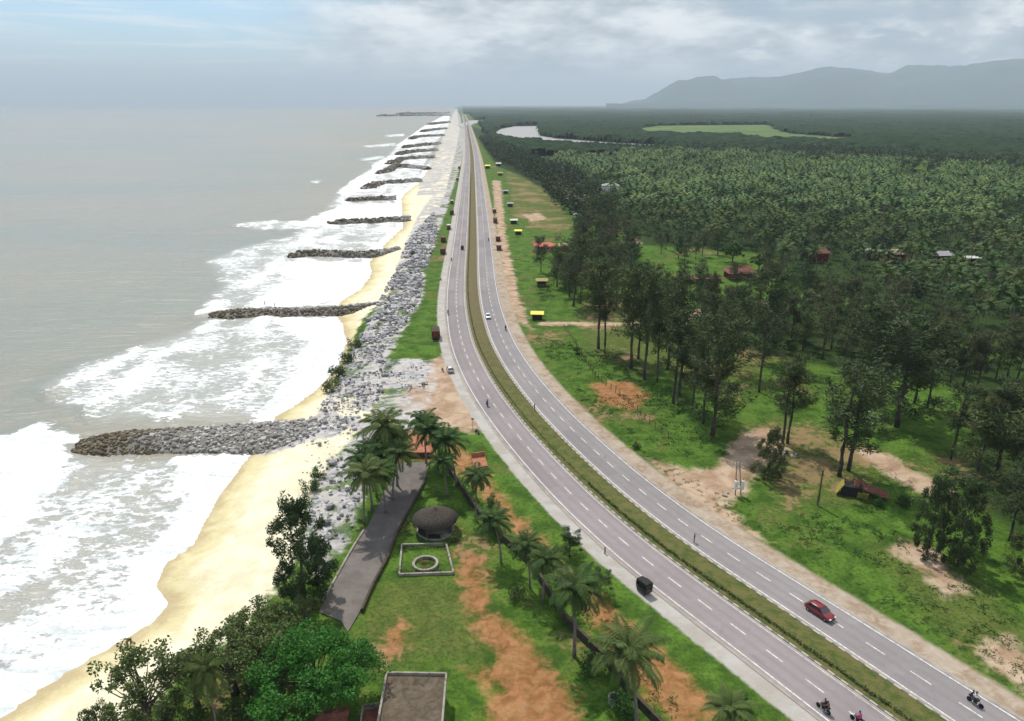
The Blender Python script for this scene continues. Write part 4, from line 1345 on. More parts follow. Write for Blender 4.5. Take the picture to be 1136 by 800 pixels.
q = scatter_in([poly_px([(330, 520), (350, 500), (420, 480), (450, 500), (420, 515), (370, 520), (335, 600), (310, 660), (290, 660), (310, 600)])], 1.6, 0.5)
q = q[rng.random(len(q)) < 0.35]
gzv = np.array([ground_z(a, b) for a, b in q])
rocks_obj('beach_stones', np.c_[q, gzv + 0.05], rng.uniform(0.25, 0.6, len(q)), M_rock, label='small scattered stones lying on the upper yellow sand', cat='stones', kind='stuff')

q = scatter_in([poly_px(p) for p in ([(795, 545), (806, 543), (812, 560), (800, 563)], [(862, 500), (882, 498), (884, 510), (866, 512)], [(952, 452), (975, 450), (985, 470), (960, 480)], [(1004, 548), (1030, 556), (1034, 570), (1008, 562)])], 0.8, 0.5)
q = q[rng.random(len(q)) < 0.55]
rocks_obj('rubble', np.c_[q, np.array([ground_z(a, b) for a, b in q]) + .1], rng.uniform(.25, .75, len(q)), M_rock, label='small heaps of pale rubble lying on the meadow near the sandy tracks', cat='rubble', kind='stuff')

# ------------------------------------------------------------------ trees at the bottom left
def hgt_at(x, yb, yt): return hgt(yb, yt, x)

def broad_kit(seed, mat, Rr, H, n, lw, name, leafn=110, gap=0.0):
    g = random.Random(seed); mb = MB(); cl = []
    mb.tube([(0, 0, -.4), (.15, .1, H * .25), (.1, .2, H * .5), (0, 0, H * .75)], [.32, .24, .16, .06], 8)
    for k in range(n):
        a = g.uniform(0, 6.28); ph = math.acos(g.uniform(-0.25, 1)); r = Rr * g.uniform(0.5, 0.98)
        c = Vector((math.cos(a) * math.sin(ph) * r, math.sin(a) * math.sin(ph) * r, H * 0.55 + math.cos(ph) * H * 0.40 * r / Rr))
        s_ = g.uniform(0.55, 1.15) * Rr * 0.21
        if k % 2 == 0:
            mb.tube([(0.1, 0.15, H * g.uniform(.2, .45)), c * 0.5 + Vector((0, 0, H * .15)), c], [.07, .04, .015], 5, cap=False)
        cl.append((c.x, c.y, c.z, s_, s_, s_ * 0.7, leafn))
    V, Q = leaf_cloud(cl, lw, lw * 1.6, 0.7, seed)
    return (name, [('trunk', mb.mesh(name + '_trunk', M_bark, True), []), ('crown', mesh_np(name + '_crown', V, Q, [mat]), [])])
kit_green = broad_kit(61, M_broad, 6.6, 8.6, 120, 0.19, 'broadleaf_tree', 260)
X, Y = P(352, 788)
place(kit_green, (X, Y, ground_z(X, Y)), 0.4, 1.2, 'big bright green broadleaf tree beside the flat roofed block', 'tree')
kit_ol = [broad_kit(70 + s_, M_olive, 3.0, 6.0, 60, 0.14, 'scrub_tree', 70) for s_ in range(3)]
OL = [(165, 815, 712, 0.85, 'airy olive tree standing alone against the sand at lower left'), (116, 835, 775, 0.6, 'small airy olive tree at the bottom edge, leftmost of all'),
      (222, 790, 718, 0.9, 'olive tree between the lone airy tree and the short palm'), (262, 770, 690, 1.1, 'olive tree above the short palm at lower left'),
      (292, 735, 665, 1.0, 'darker olive tree left of the big bright green one'), (312, 770, 690, 1.0, 'olive tree half hidden under the left of the bright green crown'),
       
      (340, 700, 660, 0.8, 'small olive tree right above the bright green crown')]
for i, (x, yb, yt, w_, lab) in enumerate(OL):
    X, Y = P(x, yb); s_ = hgt(yb, yt) / 6.3
    place(kit_ol[i % 3], (X, Y, ground_z(X, Y)), random.uniform(0, 6.28), (s_ * w_, s_ * w_, s_), lab, 'tree')
for x, y, s_, lab in [(190, 790, 1.5, 'low bush filling the gap left of the short palm'), (215, 800, 1.3, 'low bush at the foot of the tree left of the short palm'), (262, 805, 1.6, 'low bush right of the short palm at the bottom edge'), (300, 800, 1.5, 'low bush under the left side of the bright green tree'),
                      (285, 765, 1.4, 'low bush behind the bright green tree, nearest the sand'), (150, 800, 1.0, 'low bush at the foot of the lone airy tree'), (320, 690, 1.4, 'low bush above the bright green tree beside the sand')]:
    shrub(x, y, s_, lab, bk_olive if x in (190, 262, 285) else bk, 'bushes among the trees at the bottom left')
# casuarinas on the rocks by the beach
CB = [(338, 664, 552, 6, 0.82, 'bushy casuarina beside the rocks left of the paved terrace'), (352, 650, 604, 6, 0.8, 'smaller casuarina tucked behind the bushy one by the paved terrace')]
for x, yb, yt, k, w_, lab in CB:
    X, Y = P(x, yb); s_ = hgt(yb, yt) / 15
    place(ck[k], (X, Y, ground_z(X, Y)), 1.0, (s_ * w_, s_ * w_, s_), lab, 'tree')
# coconut palms around the yard
yk = [palm_kit(200 + s_, H=h_, nf=nf_, L=L_, nl=30, lean=l_, droop=d_, w=0.085) for s_, (h_, nf_, L_, l_, d_) in enumerate(((9, 28, 4.2, .9, 1.0), (9, 26, 4.0, .4, 1.15), (9, 25, 4.4, 1.4, .9)))]
PALMS = [(424, 538, 472, 'palm with the highest crown left of the orange court'), (418, 552, 498, 'palm just below the highest crown left of the orange court'),
         (404, 582, 524, 'palm leaning over the left edge of the paved terrace'), (428, 570, 522, 'palm squeezed among those on the left edge of the paved terrace'),
         (473, 515, 466, 'palm standing right behind the orange court'), (506, 540, 490, 'broad palm right of the orange court'), (496, 552, 512, 'shorter palm in front of the broad one right of the court'),
         (528, 578, 530, 'palm between the thatched pavilion and the highway'), (556, 624, 578, 'palm right of the pavilion beside the boundary wall'),
         (588, 652, 606, 'palm along the boundary wall, second above the lone tall one'), 
         (637, 728, 650, 'lone tall palm with a long trunk by the boundary wall'), (706, 815, 732, 'palm with spreading fronds at the bottom above the red bank'),
         (797, 830, 785, 'palm tip rising from the bottom edge beside the shoulder'), (246, 835, 748, 'palm with pale fronds among the olive trees at the bottom edge'),
         (436, 555, 505, 'slim palm nearest the top end of the paved terrace'),
         (413, 566, 512, 'palm hemmed in between others left of the paved terrace'), (441, 540, 488, 'palm left of the orange court beside the rocks'), (487, 528, 478, 'dark palm just right of the orange court, behind the broad one'),
         (602, 668, 618, 'palm at the boundary wall just above the lone tall one')]
for i, (x, yb, yt, lab) in enumerate(PALMS):
    X, Y = P(x, yb); H = hgt(yb, yt)
    s_ = H / 9.0; w_ = max(s_, 0.82) * (1.06 if yb < 600 else 1.08) if x > 260 else 0.72
    place(yk[i % 3], (X, Y, ground_z(X, Y)), random.uniform(0, 6.28), (w_, w_, s_), lab, 'palm tree', 'coconut palms around the yard')
for x, y, s_, lab in [(632, 618, 1.5, 'dark pointed shrub by the shoulder, level with the lone tall palm'), (666, 660, 1.3, 'dark shrub by the shoulder below the pointed one')]:
    X, Y = P(x, y)
    place(ck[2], (X, Y, ground_z(X, Y)), 0.5, (0.42 * s_, 0.42 * s_, 0.24 * s_), lab, 'shrub')
for x, y, s_, lab in [(368, 428, 2.1, 'dark shrub on the boulders above the nearest groyne, lowest of the row'), (374, 410, 2.2, 'dark shrub on the boulders, second from the bottom of the row'),
                      (383, 394, 2.1, 'dark shrub on the boulders, third from the bottom of the row'), (393, 379, 1.9, 'dark shrub on the boulders, topmost of the row'),
                      (457, 283, 1.3, 'dark shrub between boulders and grass further up the beach')]:
    shrub(x, y, s_, lab, bk_olive, 'shrubs on the beach boulders')
for x, y, s_, lab in [(345, 545, 1.5, 'yellow green shrub on the sand above the bushy casuarina'), (352, 530, 1.3, 'yellow green shrub higher up the sand edge'), (505, 600, 0.9, 'bush behind the thatched pavilion'),
                      (575, 665, 1.3, 'bright bush below the palms at the boundary wall'), (660, 745, 1.6, 'bright green bush between the red bank and the bottom palms'), (690, 790, 1.5, 'bright green bush at the foot of the bottom palm'),
                      (545, 560, 1.1, 'bush on the bank near the shoulder'), (600, 640, 1.2, 'bush in the shade of the boundary wall palms'), (706, 497, 0.9, 'small round bush where the sandy track meets the shoulder'),
                      (860, 760, 1.0, 'bush'), (820, 790, 1.6, 'bright green bush at the bottom edge beside the shoulder'), (1000, 560, 1.3, 'bush near the end of the rusty roof'), (975, 560, 1.1, 'bush beside the rusty roof')]:
    if lab == 'bush': continue
    shrub(x, y, s_, lab)
X, Y = P(812, 300)
kb = broad_kit(90, M_bush, 5.5, 8.0, 50, 0.5, 'broadleaf_tree', 40)
for x, y, s_, lab in [(812, 292, 1.2, 'rounded light green tree left of the dark red roofed house'), (842, 300, 0.9, 'light green tree right of the dark red roofed house'), (925, 262, 1.1, 'olive crowned tree rising above the palm plantation'),
                      (640, 392, 0.25, 'tiny round bush on the meadow behind the stall'), (1118, 345, 1.2, 'light green tree by the field at the right edge'), (868, 262, 1.3, 'dark rounded tree in the middle of the plantation')]:
    X, Y = P(x, y)
    place(kb, (X, Y, ground_z(X, Y)), random.uniform(0, 6), s_, lab, 'tree')

# ------------------------------------------------------------------ built things: materials
def concrete(name, a, b, stain=(0.05, 0.045, 0.035), k=0.8):
    m, t = newmat(name)
    co = t.coord(); n1 = t.noise(co, 0.8, 6, 0.65, 0.6); n2 = t.noise(co, 4.0, 4, 0.6)
    c = t.mix(t.ss(n1, .3, .7), a, b); c = t.mix(t.ss(n2, .5, .75, 0, .4), c, stain); c = t.mix(t.ss(t.noise(co, .5, 5, .7, 1.2), .52, .68, 0, k), c, stain)
    t.out(t.pbr(c, 0.9, t.bump(n2, .4, .03), spec=.15))
    return m
M_conc = concrete('weathered_concrete', (0.22, 0.20, 0.16), (0.33, 0.30, 0.25))
M_roofc = concrete('roof_concrete', (0.075, 0.058, 0.038), (0.14, 0.11, 0.08), (0.05, 0.045, 0.03), 0.9)
M_moss = concrete('mossy_wall', (0.050, 0.042, 0.030), (0.085, 0.065, 0.042), (0.02, 0.025, 0.012))
M_terr = concrete('terracotta_floor', (0.28, 0.10, 0.055), (0.38, 0.17, 0.10), (0.16, 0.08, 0.05), .5)
M_dred = concrete('dark_red_paint', (0.10, 0.025, 0.02), (0.16, 0.04, 0.03), (0.04, 0.02, 0.015))
M_white = simple('white_paint', (0.68, 0.67, 0.63), 0.6, 0.12)
M_plaster = simple('cream_plaster', (0.50, 0.46, 0.38), 0.85, 0.15)
M_darkin = simple('dark_interior', (0.018, 0.016, 0.014), 0.8)
M_thatch = simple('thatch', (0.055, 0.045, 0.036), 0.95, 0.45, 4.0, bump=.6)
M_wood = simple('weathered_timber', (0.12, 0.085, 0.055), 0.85, 0.3)
M_yellow = simple('yellow_tarpaulin', (0.75, 0.62, 0.06), 0.5, 0.15)
M_yellowd = simple('dirty_yellow_tarpaulin', (0.30, 0.24, 0.05), 0.6, 0.3)
M_tarpw = simple('pale_tarpaulin', (0.52, 0.52, 0.46), 0.6, .2)
M_redroof = simple('red_sheet_roof', (0.48, 0.09, 0.055), 0.6, 0.25, 1.0)
M_rust = simple('rusty_sheet', (0.15, 0.055, 0.035), 0.8, 0.4, 1.5)
M_tile = simple('clay_tiles', (0.17, 0.065, 0.045), 0.85, 0.35, 1.0, bump=.5)
M_asb = simple('grey_sheet_roof', (0.30, 0.28, 0.30), 0.8, 0.2)
M_pink = simple('faded_pink_roof', (0.40, 0.25, 0.20), 0.8, 0.2)
M_steel = simple('galvanised_steel', (0.38, 0.39, 0.40), 0.45, .15, metal=.6)
M_rubber = simple('tyre_rubber', (0.02, 0.02, 0.02), 0.8)
M_black = simple('black_paint', (0.015, 0.015, 0.017), 0.35, .1, spec=.5)
M_carred = simple('red_car_paint', (0.17, 0.014, 0.018), 0.28, .08, spec=.6)
M_carwhite = simple('white_car_paint', (0.72, 0.72, 0.71), 0.3, .05, spec=.5)
M_carsilver = simple('silver_car_paint', (0.50, 0.50, 0.49), 0.3, .05, metal=.3, spec=.5)
M_glass = simple('car_glass', (0.02, 0.025, 0.03), 0.08, .05, spec=.8)
M_lamp = simple('lamp_glass', (0.75, 0.74, 0.70), 0.15, .05, spec=.8)
M_tail = simple('tail_lamp', (0.35, 0.02, 0.02), 0.2, .05)
M_skin = simple('skin', (0.20, 0.105, 0.065), 0.6, .05)
M_hair = simple('black_hair', (0.01, 0.009, 0.008), 0.6, .05)
M_shirts = {k: simple('shirt_' + k, c, .85, .1) for k, c in dict(dark=(0.03, 0.03, 0.035), pink=(0.50, 0.06, 0.22), white=(0.62, 0.63, 0.64), blue=(0.06, 0.10, 0.22), brown=(0.16, 0.08, 0.05)).items()}
M_trous = simple('dark_trousers', (0.03, 0.03, 0.04), .9, .1)


def poly_slab(name, pts, z0, z1, mat, parent=None, kind=None):
    n = len(pts)
    vs = [(x, y, z0) for x, y in pts] + [(x, y, z1) for x, y in pts]
    mb = MB(); mb.add(vs, [tuple(range(n, 2 * n))] + [(i, (i + 1) % n, (i + 1) % n + n, i + n) for i in range(n)])
    o = mb.build(name, mat, parent)
    if kind: o['kind'] = kind
    return o


def ribbon_wall(name, pts, th, z0, z1, mat, parent=None, wob=0.0, cope=0.0):
    """a wall following a line on the ground"""
    pts = [Vector((p[0], p[1], 0)) for p in pts]
    vs, fs = [], []
    for i, p in enumerate(pts):
        d = (pts[min(i + 1, len(pts) - 1)] - pts[max(0, i - 1)]).normalized(); nn = Vector((d.y, -d.x, 0)) * th / 2
        zz = z1 + random.uniform(-wob, wob)
        vs += [p - nn + Vector((0, 0, z0)), p - nn + Vector((0, 0, zz)), p + nn + Vector((0, 0, zz)), p + nn + Vector((0, 0, z0))]
    for i in range(len(pts) - 1):
        for k in range(3):
            a, b = i * 4 + k, i * 4 + k + 1
            fs.append((a, b, b + 4, a + 4))
    fs += [(3, 2, 1, 0), tuple(range(len(vs) - 4, len(vs)))]
    mb = MB(); mb.add(vs, fs)
    return mb.build(name, mat, parent)

# paved terrace with its kerb
TER = [(441, 514), (477, 514), (472, 530), (460, 556), (441, 590), (428, 622), (412, 652), (398, 682), (386, 702), (378, 690), (354, 680), (374, 642), (390, 614), (408, 585), (424, 552), (436, 530)]
m, t = newmat('terrace_paving')
co = t.coord(); n1 = t.noise(co, .3, 5, .6); n2 = t.noise(co, 2.5, 5, .65)
k = t.mix(t.ss(n1, .35, .65), (0.125, 0.108, 0.098), (0.165, 0.145, 0.130)); k = t.mix(t.ss(n2, .45, .75, 0, .35), k, (0.09, 0.075, 0.06))
t.out(t.pbr(k, .9, t.bump(n2, .3, .03), spec=.15))
poly_slab('terrace', poly_px(TER), -0.5, 0.22, m, kind='structure')
kb_ = resample(poly_px([(472, 532), (460, 556), (441, 590), (428, 622), (412, 652), (399, 682)]), 1.5)
o = ribbon_wall('low_wall', [tuple(p + np.array([.25, 0])) for p in kb_], .35, -.3, .75, M_moss, wob=.05)
tag(o, 'low dark stained wall edging the right side of the paved terrace', 'wall')
kb_ = resample(poly_px([(360, 668), (390, 614), (408, 585)]), 1.5)
o = ribbon_wall('low_wall', [tuple(p - np.array([.2, 0])) for p in kb_], .3, -.3, .45, M_conc, wob=.05)
tag(o, 'low pale kerb wall along the sea side of the paved terrace', 'wall')

# boundary wall between yard and embankment
bw = resample(poly_px([(489, 512), (508, 538), (533, 574), (558, 600), (584, 624), (604, 652), (626, 688), (652, 716), (676, 740), (704, 778), (736, 812), (760, 840)]), 2.0)
o = ribbon_wall('boundary_wall', [tuple(p) for p in bw], .45, -.6, 1.35, M_moss, wob=.06)
tag(o, 'dark mossy boundary wall running beneath the palms beside the red bank', 'wall')

# thatched pavilion
def ngon(r, z, n=8, a0=0.0, sx=1.0): return [(r * math.cos(a0 + 2 * math.pi * k / n) * sx, r * math.sin(a0 + 2 * math.pi * k / n), z) for k in range(n)]
X, Y = P(483, 591)
pv = empty('thatched_pavilion', (X, Y + .6, 0.0))
tag(pv, 'round pavilion with dark thatched roof on posts beside the paved terrace', 'pavilion')
mb = MB(); mb.loft([ngon(3.9, 2.45, 16), ngon(4.0, 2.62, 16), ngon(2.3, 3.55, 16), ngon(0.7, 4.25, 16), ngon(.12, 4.5, 16)]); rf = mb.build('roof', M_thatch, pv, True)
mb = MB(); mb.loft([ngon(.28, 4.4, 8), ngon(.34, 4.55, 8), ngon(.05, 4.85, 8)]); mb.build('finial', M_wood, rf)
mb = MB(); mb.loft([ngon(3.3, -.2, 16), ngon(3.3, .25, 16)]); mb.build('plinth', M_conc, pv)
for k in range(8):
    a = 2 * math.pi * (k + .5) / 8; mb = MB(); mb.tube([(3.0 * math.cos(a), 3.0 * math.sin(a), .2), (3.0 * math.cos(a), 3.0 * math.sin(a), 2.75)], .13, 8); mb.build('post', M_wood, pv)
for k in range(8):
    if k in (6,): continue
    a0, a1 = 2 * math.pi * (k + .5) / 8, 2 * math.pi * (k + 1.5) / 8
    p, q = Vector((3.0 * math.cos(a0), 3.0 * math.sin(a0), 0)), Vector((3.0 * math.cos(a1), 3.0 * math.sin(a1), 0))
    c = (p + q) / 2; mb = MB(); mb.box((c.x, c.y, .65), ((q - p).length - .3, .12, .8), math.atan2(q.y - p.y, q.x - p.x)); mb.build('parapet', M_darkin, pv)

# little walled garden in front of it
G = poly_px([(446, 606), (495, 605), (503, 637), (443, 639)])
gc = np.mean(np.array(G), axis=0)
gd = empty('walled_garden', (gc[0], gc[1], 0)); tag(gd, 'small square garden plot with pale low walls around a round flower bed', 'garden plot')
loc_ = [(x - gc[0], y - gc[1]) for x, y in G]
for i in range(4):
    a, b = loc_[i], loc_[(i + 1) % 4]
    w_ = ribbon_wall('border_wall', [a, ((a[0] + b[0]) / 2, (a[1] + b[1]) / 2), b], .28, -.3, .45, M_conc, gd)
mb = MB(); rc = P(472, 627); cx0, cy0 = rc[0] - gc[0], rc[1] - gc[1]
R0 = [(cx0 + x, cy0 + y, z) for x, y, z in ngon(2.1, .0, 28)]; R1 = [(cx0 + x, cy0 + y, z) for x, y, z in ngon(2.1, .5, 28)]; R2 = [(cx0 + x, cy0 + y, z) for x, y, z in ngon(1.7, .5, 28)]; R3 = [(cx0 + x, cy0 + y, z) for x, y, z in ngon(1.7, .1, 28)]
mb.loft([R0, R1, R2, R3], cap=False); mb.build('ring_kerb', M_conc, gd)
cl = [(cx0 + random.uniform(-1, 1), cy0 + random.uniform(-1, 1), .35, .5, .5, .3, 40) for _ in range(7)]
V, Q = leaf_cloud(cl, .12, .25, .4, 5); link('flower_bed', mesh_np('flower_bed', V, Q, [M_dry]), gd)
for yy, row in ((.82, 'a'), (-.82, 'b')):
    cl = [(loc_[0][0] * .9 + (loc_[1][0] - loc_[0][0]) * .9 * k / 12, (loc_[0][1] if yy > 0 else loc_[3][1]) * .8, .4, .35, .35, .35, 35) for k in range(13)]
    V, Q = leaf_cloud(cl, .12, .22, .4, 6); link('clipped_hedge', mesh_np('clipped_hedge', V, Q, [M_cas]), gd)

# orange court with its dark red wall
C4 = poly_px([(446, 487), (478, 487), (480, 508), (441, 508)])
cc = np.mean(np.array(C4), axis=0); ct = empty('orange_court', (cc[0], cc[1], 0)); tag(ct, 'small orange floored court with a dark red wall at the top of the terrace', 'court')
loc_ = [(x - cc[0], y - cc[1]) for x, y in C4]
poly_slab('floor', loc_, -.3, .30, M_terr, ct)
ribbon_wall('front_wall', [loc_[3], ((loc_[3][0] + loc_[2][0]) / 2, loc_[3][1]), loc_[2]], .3, -.3, 1.25, M_dred, ct)
ribbon_wall('side_wall', [loc_[1], loc_[2]], .25, -.3, .9, M_terr, ct); ribbon_wall('side_wall', [loc_[0], loc_[3]], .25, -.3, .9, M_terr, ct)
for q in ():
    mb = MB(); x_ = loc_[0][0] + (loc_[1][0] - loc_[0][0]) * q; mb.box((x_, loc_[0][1], 1.2), (.45, .45, 2.4)); mb.box((x_, loc_[0][1], 2.46), (.6, .6, .12)); mb.build('gate_pillar', M_terr, ct)
C4 = poly_px([(523, 509), (538, 507), (541, 518), (526, 521)]); cc = np.mean(np.array(C4), axis=0)
ct = empty('orange_plinth', (cc[0], cc[1], 0)); tag(ct, 'small orange walled plinth beside the shoulder, right of the broad palm', 'plinth')
loc_ = [(x - cc[0], y - cc[1]) for x, y in C4]
poly_slab('base', loc_, -.3, .35, M_terr, ct); ribbon_wall('back_wall', [loc_[0], loc_[1]], .25, -.2, 1.3, M_terr, ct)

# flat roofed block at the bottom
zr = 3.3
B4 = poly_px([(429, 747), (495, 748), (486, 860), (409, 860)], zr)
bc = np.mean(np.array(B4), axis=0); bl = empty('flat_roofed_block', (bc[0], bc[1], 0)); tag(bl, 'flat roofed concrete block with stained roof and raised parapet at bottom edge', 'building')
loc_ = [(x - bc[0], y - bc[1]) for x, y in B4]
inn = [(x * .965, y * .965) for x, y in loc_]
poly_slab('wall', inn, -.3, zr - .35, M_conc, bl); poly_slab('roof', [(x * .975, y * .975) for x, y in loc_], zr - .347, zr - .15, M_roofc, bl)
for i in range(4):
    ribbon_wall('parapet', [loc_[i], loc_[(i + 1) % 4]], .24, zr - .5, zr + .22 + .003 * i, M_conc, bl)
for dx_ in (-1.6, 1.2):
    x_ = (loc_[2][0] + loc_[3][0]) / 2 + dx_; mb = MB(); mb.box((x_, min(p[1] for p in inn) - .02, 1.5), (1.0, .08, 1.1)); w_ = mb.build('window', M_darkin, bl)
    mb = MB(); mb.box((x_, min(p[1] for p in inn) - .08, .90), (1.2, .2, .08)); mb.build('sill', M_conc, w_)
# narrow tank pit beside it, and the red mound of a tiled roof
T4 = poly_px([(403, 782), (423, 779), (420, 830), (395, 830)], 1.5); tc_ = np.mean(np.array(T4), axis=0)
tk = empty('brick_tank', (tc_[0], tc_[1], 0)); tag(tk, 'narrow open brick tank with pale rims left of the flat roofed block', 'tank')
loc_ = [(x - tc_[0], y - tc_[1]) for x, y in T4]
poly_slab('floor', [(x * .9, y * .9) for x, y in loc_], -.2, .9, M_tile, tk)
for i in range(4): ribbon_wall('rim_wall', [loc_[i], loc_[(i + 1) % 4]], .22, -.2, 1.5 + .003 * i, M_conc, tk)
X, Y = P(368, 812)
hs = empty('tiled_shed', (X, Y, 0)); tag(hs, 'small shed with a faded clay tile roof under the bright green tree', 'shed')
mb = MB(); mb.box((0, 0, .9), (3.2, 2.6, 2.2)); mb.build('wall', M_plaster, hs)
mb = MB(); mb.add([(-2, -1.8, 1.9), (2, -1.8, 1.9), (2, 1.8, 1.9), (-2, 1.8, 1.9), (-1.2, 0, 2.8), (1.2, 0, 2.8)], [(0, 1, 5, 4), (2, 3, 4, 5), (1, 2, 5), (3, 0, 4), (3, 2, 1, 0)]); mb.build('roof', M_tile, hs)
mb = MB(); mb.box((0, -1.31, .85), (.8, .06, 1.7)); mb.build('door', M_wood, hs)


# ------------------------------------------------------------------ houses in the plantation
def house(x, y, w, d, h, roofm, wallm, lab, rz=0.0, rise=1.8, shed=False):
    X, Y = P(x, y)
    o = empty('tiled_house' if not shed else 'long_shed', (X, Y, 0), rz); tag(o, lab, 'house' if not shed else 'shed')
    mb = MB(); mb.box((0, 0, h / 2 - .2), (w, d, h + .4)); mb.build('wall', wallm, o)
    e = .7
    mb = MB()
    a, b = w / 2 + e, d / 2 + e
    z = h - .1; g_ = .0 if shed else min(a * .45, b)
    vs = [(-a, -b, z), (a, -b, z), (a, b, z), (-a, b, z), (-a + g_, 0, z + rise), (a - g_, 0, z + rise)]
    vs += [(vx, vy, vz - .14) for vx, vy, vz in vs]
    mb.add(vs, [(0, 1, 5, 4), (2, 3, 4, 5), (1, 2, 5), (3, 0, 4), (6, 10, 11, 7), (8, 11, 10, 9), (7, 11, 8), (9, 10, 6), (0, 6, 7, 1), (1, 7, 8, 2), (2, 8, 9, 3), (3, 9, 6, 0)])
    mb.build('roof', roofm, o)
    mb = MB(); mb.box((0, -d / 2 - .03, 1.0), (1.0, .06, 2.0)); dd = mb.build('door', M_wood, o)
    mb = MB(); mb.box((.36, -d / 2 - .08, 1.0), (.06, .05, .14)); mb.build('handle', M_steel, dd)
    nW = max(2, int(w / 3))
    for k in range(nW):
        xx = (k + .5) / nW * w - w / 2
        if abs(xx) < 1.0: xx += 1.4
        mb = MB(); mb.box((xx, -d / 2 - .02, 1.5), (.9, .06, 1.0)); wn = mb.build('window', M_darkin, o)
        mb = MB(); mb.box((xx, -d / 2 - .07, .96), (1.1, .14, .07)); mb.build('sill', M_white, wn)
    return o
house(820, 309, 11, 8, 3.2, M_tile, M_dred, 'dark red tile roofed house at the left edge of the plantation', 0.05, 2.6)
house(773, 313, 19, 4, 2.0, M_rust, M_moss, 'long low dark shed left of the dark red roofed house', 0.02, .9, True)
house(908, 291, 6, 6, 5.0, M_tile, M_dred, 'narrow red roofed house between palms, right of the dark red roofed one', 0.1, 2.2)
house(966, 287, 6, 5, 4.4, M_tarpw, M_moss, 'small white roofed house left of the faded pink roof', 0, 1.0)
house(991, 291, 8, 6, 4.6, M_pink, M_dred, 'house with a faded pink roof in the middle of the plantation', -.1, 1.8)
house(1042, 292, 11, 7, 4.4, M_asb, M_moss, 'long house with a grey sheet roof near the right edge', .08, 1.5)
house(1075, 295, 6, 4, 4.2, M_tarpw, M_moss, 'small bright white roofed hut near the right edge', 0, .6)
house(677, 212, 14, 8, 5, M_asb, M_white, 'pale roofed house far back where the plantation meets the casuarina belt', 0, 1.6)
house(604, 278, 10, 6, 2.8, M_redroof, M_pink, 'bright red roofed shed beside the grass right of the highway', .03, 1.4)
house(626, 278, 4.5, 5, 3.0, M_pink, M_redroof, 'small red and white hut right of the bright red roofed shed', 0, 1.0)
house(645, 243, 9, 5, 3.0, M_asb, M_white, 'low grey roofed house at the foot of the casuarina belt', 0, 1.0)


# ------------------------------------------------------------------ roadside stalls
def stall_kit(roofm, bodym):
    parts = []
    mb = MB(); mb.box((0, 0, 1.05), (3.2, 2.4, 2.1)); body = mb.mesh('stall_body', bodym)
    mb = MB(); mb.box((0, -1.23, 1.45), (2.6, .06, .8)); hatch = mb.mesh('stall_opening', M_darkin)
    mb = MB(); mb.add([(-2.2, -1.9, 2.15), (2.2, -1.9, 2.15), (2.2, 1.6, 2.35), (-2.2, 1.6, 2.35), (-2.2, 0, 2.85), (2.2, 0, 2.85)] + [(-2.2, -1.9, 2.09), (2.2, -1.9, 2.09), (2.2, 1.6, 2.29), (-2.2, 1.6, 2.29), (-2.2, 0, 2.79), (2.2, 0, 2.79)],
                      [(0, 1, 5, 4), (2, 3, 4, 5), (6, 10, 11, 7), (8, 11, 10, 9), (0, 6, 7, 1), (2, 8, 9, 3), (0, 4, 10, 6), (4, 3, 9, 10), (1, 7, 11, 5), (5, 11, 8, 2)])
    roof = mb.mesh('stall_roof', roofm)
    parts = [('counter', body, [('opening', hatch)]), ('roof', roof, [])]
    for sx_ in (-2.0, 2.0):
        mb = MB(); mb.tube([(sx_, -1.75, 0), (sx_, -1.75, 2.15)], .05, 6); parts.append(('post', mb.mesh('stall_post', M_wood), []))
    return ('roadside_stall', parts)
sk = [stall_kit(M_yellow, M_darkin), stall_kit(M_yellowd, M_wood), stall_kit(M_tarpw, M_darkin), stall_kit(M_asb, M_moss)]
for x, y, k, s_, lab in [(596, 354, 0, 1.05, 'stall with a bright yellow roof, nearest of the row right of the highway'), (601, 317, 1, 1.15, 'stall draped in dirty yellow tarpaulin in front of the red roofed shed'),
                         (575, 260, 0, 1.0, 'yellow roofed stall left beyond the bright red shed'), (570, 248, 2, 1.1, 'stall with pale roof and dark body just beyond the yellow roofed one'),
                         (566, 229, 3, 1.1, 'grey stall on the grass, fifth along from the nearest yellow one'), (561, 215, 3, 1.1, 'grey stall on the grass, sixth along from the nearest yellow one'),
                         (555, 195, 1, 1.3, 'tiny yellowish stall far up the grass beside the belt'), (541, 187, 0, 1.5, 'farthest yellow stall, right at the road edge'), (553, 184.5, 2, 1.5, 'farthest pale stall at the edge of the casuarina belt')]:
    X, Y = P(x, y); place(sk[k], (X, Y, ground_z(X, Y)), random.uniform(-.1, .1), s_, lab, 'stall', 'roadside stalls on the grass')

# collapsed shack with rusty roof and yellow sheets
X, Y = P(948, 548); sh = empty('collapsed_shack', (X, Y, 0), -.35); tag(sh, 'collapsed shack with long rusty roof and dirty yellow sheets under the trees', 'shack')
mb = MB(); mb.add([(-.5, -.8, 2.1), (5.6, -1.3, .6), (5.9, 1.6, .7), (-.2, 2.2, 2.3), (-.5, -.8, 2.0), (5.6, -1.3, .5), (5.9, 1.6, .6), (-.2, 2.2, 2.2)], [(0, 1, 2, 3), (7, 6, 5, 4), (0, 4, 5, 1), (1, 5, 6, 2), (2, 6, 7, 3), (3, 7, 4, 0)]); mb.build('fallen_roof', M_rust, sh)
mb = MB(); mb.box((-.6, 0, .95), (3.6, 2.6, 1.9), taper=.92); mb.build('wall', M_darkin, sh)
mb = MB(); mb.box((-2.75, -.2, 1.25), (.08, 2.6, 2.5), ry=.5); mb.build('sheet', M_yellowd, sh)
mb = MB(); mb.box((1.2, -1.9, .8), (1.9, .08, 1.6), rx=.45); mb.build('sheet', M_yellowd, sh)
